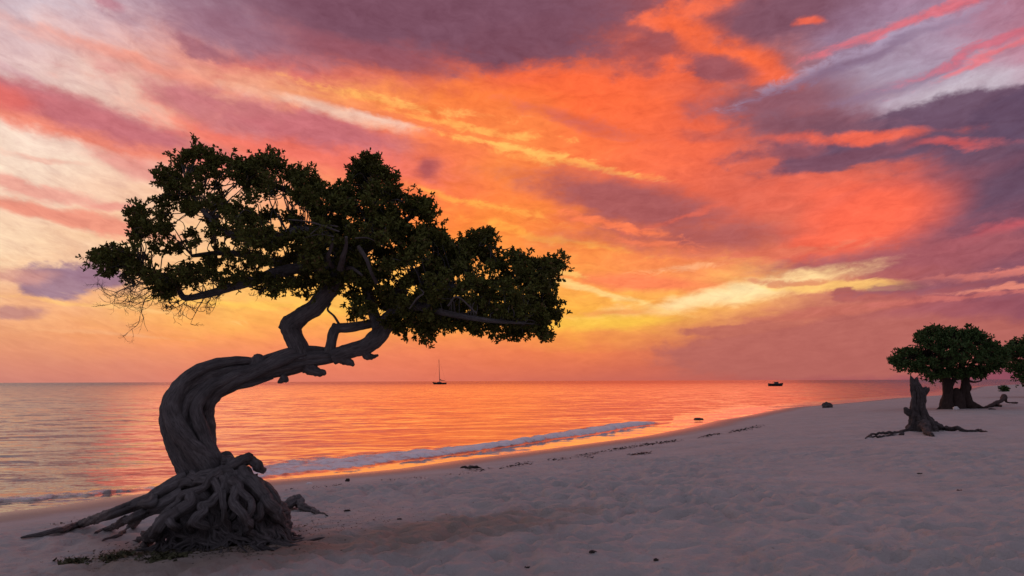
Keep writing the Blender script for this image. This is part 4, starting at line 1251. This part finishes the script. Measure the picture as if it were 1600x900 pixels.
for i, pts in enumerate(([*limb([(1448, 655, 8), (1458, 663, 7)], YS), gp(1474, 671, 5, .3), gp(1495, 672.5, 4, .3), gp(1517, 674, 2.8, .3), gp(1530, 674, 3, .2), gp(1543, 675, 1, .5)],
                         [*limb([(1428, 668, 7)], YS), gp(1412, 677, 4, .3), gp(1395, 677, 2.6, .3), gp(1376, 677.5, 2.2, .3), gp(1362, 680, 1.8, .3), gp(1352, 685, 1, .5)],
                         [gp(1412, 679, 3, .4), gp(1394, 681, 2.2, .35), gp(1375, 683, 2, .35), gp(1358, 684, 1.4, .4)],
                         [*limb([(1444, 662, 8, -.2)], YS), gp(1450, 678, 6, .35), gp(1458, 681, 3, .5)])):
    add_root(pts, seed=90 + i, mat=STUMPWOOD, par=st, nseg=14)

# ------------------------------------------------------------------ driftwood beside the far tree
p0 = ground(1552, 636)
m_ = MB()
tube(m_, np.array([gp(1536, 637.5, 1.2), gp(1546, 636.5, 2.4, .1), gp(1558, 634, 3.2, -.2), gp(1566, 633, 2.6, -.9), gp(1570, 632, 4.2, -.9), gp(1574, 631, 1.4, -.4), gp(1590, 630, 1.2, .2)]), step=0.04, nseg=12, namp=0.3, nscale=3, seed=4)
tube(m_, np.array([gp(1552, 635, 2.4), gp(1562, 634.5, 2.2), gp(1564, 635.5, 1.4)]), step=0.04, nseg=10, namp=0.3, nscale=3, seed=5)
tube(m_, np.array([gp(1545, 639.5, 1), gp(1550, 639.8, 1.6), gp(1556, 640, .8)]), step=0.04, nseg=10, namp=0.3, nscale=3, seed=6)
m_.build('driftwood', BARK_FAR, None, origin=p0, label='dark fallen driftwood branch on sand right of the round-topped tree', cat='driftwood')


# ------------------------------------------------------------------ rocks and small debris
def lump(name, px, py, w_px, h_px, mat, label, cat, seed, flat=1.0, group=None, base_z=None):
    p = ground(px, py) if base_z is None else pl(px, py, base_z)
    k = p[1] / FPX
    rx, rz = w_px * k / 2, h_px * k
    nu, nv = 26, 14
    th = np.linspace(0, 2 * math.pi, nu, endpoint=False); ph = np.linspace(-0.25, math.pi / 2, nv)
    TH, PH = np.meshgrid(th, ph)
    d_ = np.stack([np.cos(TH) * np.cos(PH), np.sin(TH) * np.cos(PH), np.sin(PH)], -1)
    q = d_ * 1.7 + seed * 3.1
    mod = 1 + 0.28 * noise3(q[..., 0], q[..., 1], q[..., 2]) + 0.14 * noise3(3 * q[..., 0], 3 * q[..., 1], 3 * q[..., 2])
    V = d_ * mod[..., None] * np.array([rx, rx * 0.8, rz])
    i, j = np.meshgrid(np.arange(nv - 1), np.arange(nu), indexing='ij'); j2 = (j + 1) % nu
    F = np.stack([i * nu + j, i * nu + j2, (i + 1) * nu + j2, (i + 1) * nu + j], -1).reshape(-1, 4)
    m = MB(); m.add(V.reshape(-1, 3) + p, F)
    return m.build(name, mat, None, origin=p, label=label, cat=cat, group=group)


lump('rock', 1293, 637, 17, 8, ROCK, 'rounded dark rock on the sand edge between the sea and the stump', 'rock', 1)
lump('rock', 1091, 655, 14, 2.2, ROCK, 'low flat dark rock awash in the shallow water', 'rock', 2, base_z=0.0)

FR = np.random.default_rng(99)


def flakes(mb, pts, size, lift=0.4):
    n = len(pts)
    z = sand_z(pts[:, 0], pts[:, 1], 0.05)
    P = np.column_stack([pts, z + 0.004])
    a = FR.uniform(0, 6.28, n); s = size * FR.uniform(0.4, 1.5, n)
    ux = np.column_stack([np.cos(a), np.sin(a), FR.uniform(-0.2, lift, n)]) * s[:, None]
    uy = np.column_stack([-np.sin(a), np.cos(a), FR.uniform(-0.1, lift, n)]) * (s * FR.uniform(0.25, 0.7, n))[:, None]
    up = np.column_stack([np.zeros(n), np.zeros(n), s * 0.35])
    V = np.stack([P - ux, P - uy + up * .5, P + ux + up, P + uy + up * .6], 1).reshape(-1, 3)
    k = np.arange(n)[:, None] * 4
    mb.add(V, np.concatenate([k + np.array([0, 1, 2]), k + np.array([0, 2, 3])]))


def along(pxs, n, jx, jy):
    q = np.array(pxs, float)
    L = np.concatenate([[0], np.cumsum(np.hypot(*np.diff(q, axis=0).T))])
    s = FR.uniform(0, L[-1], n)
    x = np.interp(s, L, q[:, 0]) + FR.normal(0, jx, n); y = np.interp(s, L, q[:, 1]) + FR.normal(0, jy, n)
    keep = noise2(s / 26.0, s * 0 + 0.5, 3) > -0.22
    return np.array([pl(a, b, 0.42)[:2] for a, b in zip(x[keep], y[keep])])


wm = MB()
flakes(wm, along([(738, 727), (790, 722), (832, 714), (880, 711), (940, 701), (1000, 690), (1065, 684)], 560, 3, 1.6), 0.038)
flakes(wm, along([(958, 698), (1010, 689), (1066, 683)], 300, 3, 1.6), 0.05)
flakes(wm, along([(1096, 679), (1130, 674), (1165, 667), (1205, 659)], 260, 3, 1.2), 0.06)
flakes(wm, along([(440, 757), (480, 753), (560, 748), (650, 740), (735, 733)], 260, 6, 2.0), 0.022)
flakes(wm, along([(860, 712), (925, 712)], 120, 3, 1.0), 0.04)
flakes(wm, along([(985, 711), (1024, 709)], 160, 3, 0.8), 0.045)
flakes(wm, along([(280, 775), (200, 790), (60, 812)], 120, 8, 4.0), 0.02)
wm.build('seaweed_line', WEED, kind='stuff', label='broken line of dried dark seaweed along the high water mark')
lm = MB()


def scatter(px, py, sx_, sy_, n):
    x = FR.normal(px, sx_, n); y = FR.normal(py, sy_, n)
    return np.array([pl(a, b, 0.72)[:2] for a, b in zip(x, y)])


flakes(lm, scatter(225, 845, 40, 9, 900), 0.018)
flakes(lm, scatter(330, 845, 60, 7, 1100), 0.016)
flakes(lm, scatter(300, 850, 90, 9, 600), 0.014)
flakes(lm, scatter(460, 812, 40, 6, 350), 0.014)
flakes(lm, scatter(560, 795, 90, 14, 500), 0.011)
lm.build('leaf_litter', LITTER, kind='stuff', label='fallen leaves and twigs scattered round the foot of the leaning tree')
for i, (x, y, w, n, lab) in enumerate([(118, 851, 20, 260, 'thin strip of dried green weed on sand left of the leaning tree'), (262, 860, 28, 700, 'dark green weed patch on sand in front of the big root'), (190, 852, 26, 420, 'dried weed tangle below the long left root')]):
    g_ = MB(); pts = scatter(x, y, w * 0.5, 3.2, n); flakes(g_, pts, 0.028, 0.9)
    o_ = g_.build('weed_patch', GREENWEED, None, origin=ground(x, y), label=lab, kind='stuff')


def debris(px, py, w, h, seed, label, mat=WEED, name='seaweed_clump', cat='seaweed'):
    w, h = w * 0.8, h * 0.75
    p = ground(px, py); k = p[1] / FPX
    m = MB(); rr = np.random.default_rng(seed)
    for j in range(7):
        a = rr.uniform(0, 6.28); c0 = np.array([rr.normal(0, w * k * .18), rr.normal(0, w * k * .10), 0])
        dv = np.array([math.cos(a), math.sin(a) * 0.5, 0]) * w * k * rr.uniform(.25, .5)
        P = []
        for t in np.linspace(-1, 1, 5):
            q = p + c0 + dv * t
            P.append([q[0] + rr.normal(0, .03 * w * k), q[1], p[2] + h * k * (0.15 + 0.6 * (1 - t * t) * rr.uniform(.4, 1)), h * k * (0.08 + 0.25 * (1 - t * t))])
        tube(m, np.array(P), step=w * k / 18, nseg=7, namp=0.35, nscale=1 / (w * k) * 5, seed=seed + j)
    return m.build(name, mat, None, origin=p, label=label, cat=cat)


for i, (x, y, w, h, lab) in enumerate([
    (735, 733, 34, 8, 'largest dark seaweed heap on sand below the start of the wrack line'),
    (543, 753, 9, 7, 'small dark seaweed knot near the water right of the leaning tree'),
    (542, 799, 14, 4, 'flat dark seaweed scrap right of the leaning tree root'),
    (625, 812, 9, 3, 'small dark twig scrap lying alone on stained sand'),
    (545, 846, 18, 4, 'dark scrap on foreground sand below the right root'),
    (1026, 877, 10, 6, 'dark pebble-like seaweed clump in the foreground, nearest the bottom edge'),
    (925, 864, 13, 6, 'pair of dark scraps left of the foreground clump'),
    (826, 888, 12, 4, 'low dark scrap at the bottom edge of the sand'),
    (1436, 741, 9, 3, 'small dark stick on open sand below the stump'),
    (1439, 711, 5, 2, 'tiny dark scrap between the stump and the stick below'),
    (1499, 767, 9, 3, 'small dark scrap on the right-hand sand')]):
    debris(x, y, w, h, 700 + i, lab)
lump('shell', 483, 756, 9, 2.5, SHELL, 'small pale shell fragment on wet sand near the foam', 'shell', 3)
lump('pale_sand_lump', 1494, 639, 9, 4, SHELL, 'added pale lump standing in for the light gap of sand at the foot of the round-topped tree', 'sand', 4)  # lump added in place of the light gap of sand there


# ------------------------------------------------------------------ boats
def hull(mb, L, beam, depth, sheer=0.12, transom=0.75, n=26, k=12):
    """sections from bow (+x) to stern; deck included"""
    V, rows = [], []
    for i in range(n):
        t = i / (n - 1)                          # 0 stern .. 1 bow
        half = beam / 2 * (transom + (1 - transom) * math.sin(min(1, t / 0.45) * math.pi / 2)) * (1 - max(0, (t - 0.5) / 0.5) ** 2.2)
        top = depth * (1 + sheer * (2 * t - 0.7) ** 2 + 0.25 * max(0, t - 0.6))
        for j in range(k):
            a = math.pi * j / (k - 1)
            y = half * math.cos(a); s = math.sin(a) ** 0.7
            z = top - (top + 0.25) * s
            rake = 0.10 * L * max(0, t - 0.7) / 0.3 * (z / top)
            V.append([(t - 0.5) * L * 0.92 + rake, y * (0.86 + 0.14 * (z > 0)), z])
    i, j = np.meshgrid(np.arange(n - 1), np.arange(k - 1), indexing='ij')
    F = np.stack([i * k + j, (i + 1) * k + j, (i + 1) * k + j + 1, i * k + j + 1], -1).reshape(-1, 4)
    mb.add(V, F)
    i = np.arange(n - 1)
    mb.add(V, np.stack([i * k, i * k + k - 1, (i + 1) * k + k - 1, (i + 1) * k], -1))
    mb.add(V, np.array([[0, j, j + 1] for j in range(1, k - 1)]))


def boxv(mb, x0, x1, y0, y1, z0, z1, tx=0.0, ty=0.0):
    V = [[x0, y0, z0], [x1, y0, z0], [x1, y1, z0], [x0, y1, z0], [x0 + tx, y0 + ty, z1], [x1 - tx, y0 + ty, z1], [x1 - tx, y1 - ty, z1], [x0 + tx, y1 - ty, z1]]
    mb.add(V, np.array([[0, 3, 2, 1], [4, 5, 6, 7], [0, 1, 5, 4], [1, 2, 6, 5], [2, 3, 7, 6], [3, 0, 4, 7]]))


def place(mb, name, mat, root, smooth=False):
    return mb.build(name, mat, root, origin=(0, 0, 0), smooth=smooth)


b = pl(687.5, 600.6)
sboat = empty('sailboat', b, 'dark sailboat at anchor with bare mast near the horizon', 'sailboat')
LS = 22 * b[1] / FPX
m = MB(); hull(m, LS, LS * 0.3, LS * 0.115, 0.2, 0.6); place(m, 'hull', HULL, sboat, True)
m = MB(); boxv(m, -0.12 * LS, 0.20 * LS, -0.08 * LS, 0.08 * LS, 0.10 * LS, 0.175 * LS, 0.03 * LS, 0.01 * LS); place(m, 'cabin', CABIN, sboat)
m = MB(); tube(m, np.array([[0.02 * LS, 0, 0.1 * LS, 0.20], [0.05 * LS, 0, 0.8 * LS, 0.18], [0.09 * LS, 0, 1.76 * LS, 0.13]]), step=0.6, nseg=8); place(m, 'mast', MAST, sboat, True)
m = MB(); tube(m, np.array([[0.02 * LS, 0, 0.28 * LS, 0.10], [-0.36 * LS, 0, 0.25 * LS, 0.08]]), step=0.5, nseg=8); place(m, 'boom', MAST, sboat, True)
m = MB(); tube(m, np.array([[0.015 * LS, 0, 0.36 * LS, 0.28], [-0.10 * LS, 0, 0.29 * LS, 0.26], [-0.33 * LS, 0, 0.265 * LS, 0.10]]), step=0.3, nseg=10, namp=0.2, nscale=1); place(m, 'furled_sail', CANVAS, sboat, True)
for e in ((0.50, 0, 0.14), (-0.45, 0, 0.12), (0.03, 0.14, 0.12), (0.03, -0.14, 0.12)):
    m = MB(); tube(m, np.array([[e[0] * LS, e[1] * LS, e[2] * LS, 0.022], [(e[0] + 0.088) / 2 * LS, e[1] / 2 * LS, 0.94 * LS, 0.022], [0.088 * LS, 0, 1.74 * LS, 0.022]]), step=2.0, nseg=5); place(m, 'stay', MAST, sboat, True)
sboat.rotation_euler = (0, 0, R(172))

b = pl(1212, 603.2)
mboat = empty('motorboat', b, 'small dark motorboat with low cabin moored on the sea at right', 'boat')
LM = 23 * b[1] / FPX
m = MB(); hull(m, LM, LM * 0.36, LM * 0.17, 0.10, 0.9); place(m, 'hull', HULL, mboat, True)
m = MB(); boxv(m, -0.10 * LM, 0.18 * LM, -0.11 * LM, 0.11 * LM, 0.15 * LM, 0.27 * LM, 0.03 * LM, 0.015 * LM); place(m, 'cabin', CABIN, mboat)
for s_ in (-1, 1):
    m = MB(); boxv(m, -0.05 * LM, 0.13 * LM, s_ * 0.103 * LM - 0.03, s_ * 0.103 * LM + 0.03, 0.20 * LM, 0.25 * LM); place(m, 'window', GLASS, mboat)
m = MB(); boxv(m, -0.20 * LM, 0.16 * LM, -0.12 * LM, 0.12 * LM, 0.275 * LM, 0.288 * LM, 0.005 * LM, 0.005 * LM); place(m, 'canopy', CANVAS, mboat)
m = MB(); boxv(m, -0.53 * LM, -0.47 * LM, -0.035 * LM, 0.035 * LM, 0.0, 0.20 * LM, 0.01 * LM, 0.005 * LM); place(m, 'outboard_motor', MAST, mboat)
mboat.rotation_euler = (0, 0, R(6))

# ------------------------------------------------------------------ far shrub under the trees at right
pb = at(1567, 599, 120.0); pb[2] = ground_z(pb)
sh = empty('shrub', pb, 'small dark shrub on the far sand between the two right-hand trees', 'shrub')
m_ = MB(); rs = np.random.default_rng(4)
n = 150
u = rs.normal(size=(n, 3)); u /= np.linalg.norm(u, axis=1)[:, None]
tips = pb + np.array([0.1, 0, 0.32]) + u * (rs.uniform(0.2, 1, n) ** 0.8)[:, None] * np.array([0.85, 0.6, 0.30]) + np.array([0.0, 0, 0.35]) * np.sin(u[:, :1] * 7.0)
rosettes(m_, tips, u + np.array([0, 0, .5]), 7, 0.22, 0.10, 9)
m_.build('foliage', LEAF_FAR, sh)
m_ = MB()
for k in range(5):
    e = pb + np.array([rs.normal(0, .5), rs.normal(0, .3), .5]); tube(m_, np.array([[*(pb - [0, 0, .05]), .05], [*((pb + e) / 2 + [0, 0, .1]), .035], [*e, .015]]), step=.1, nseg=6)
m_.build('stem', BARK_FAR, sh)
print('OBJS', len(scene.objects), 'tris', sum(sum(max(0, p.loop_total - 2) for p in o.data.polygons) if len(o.data.polygons) < 50000 else len(o.data.polygons) * 2 for o in scene.objects if o.type == 'MESH'))
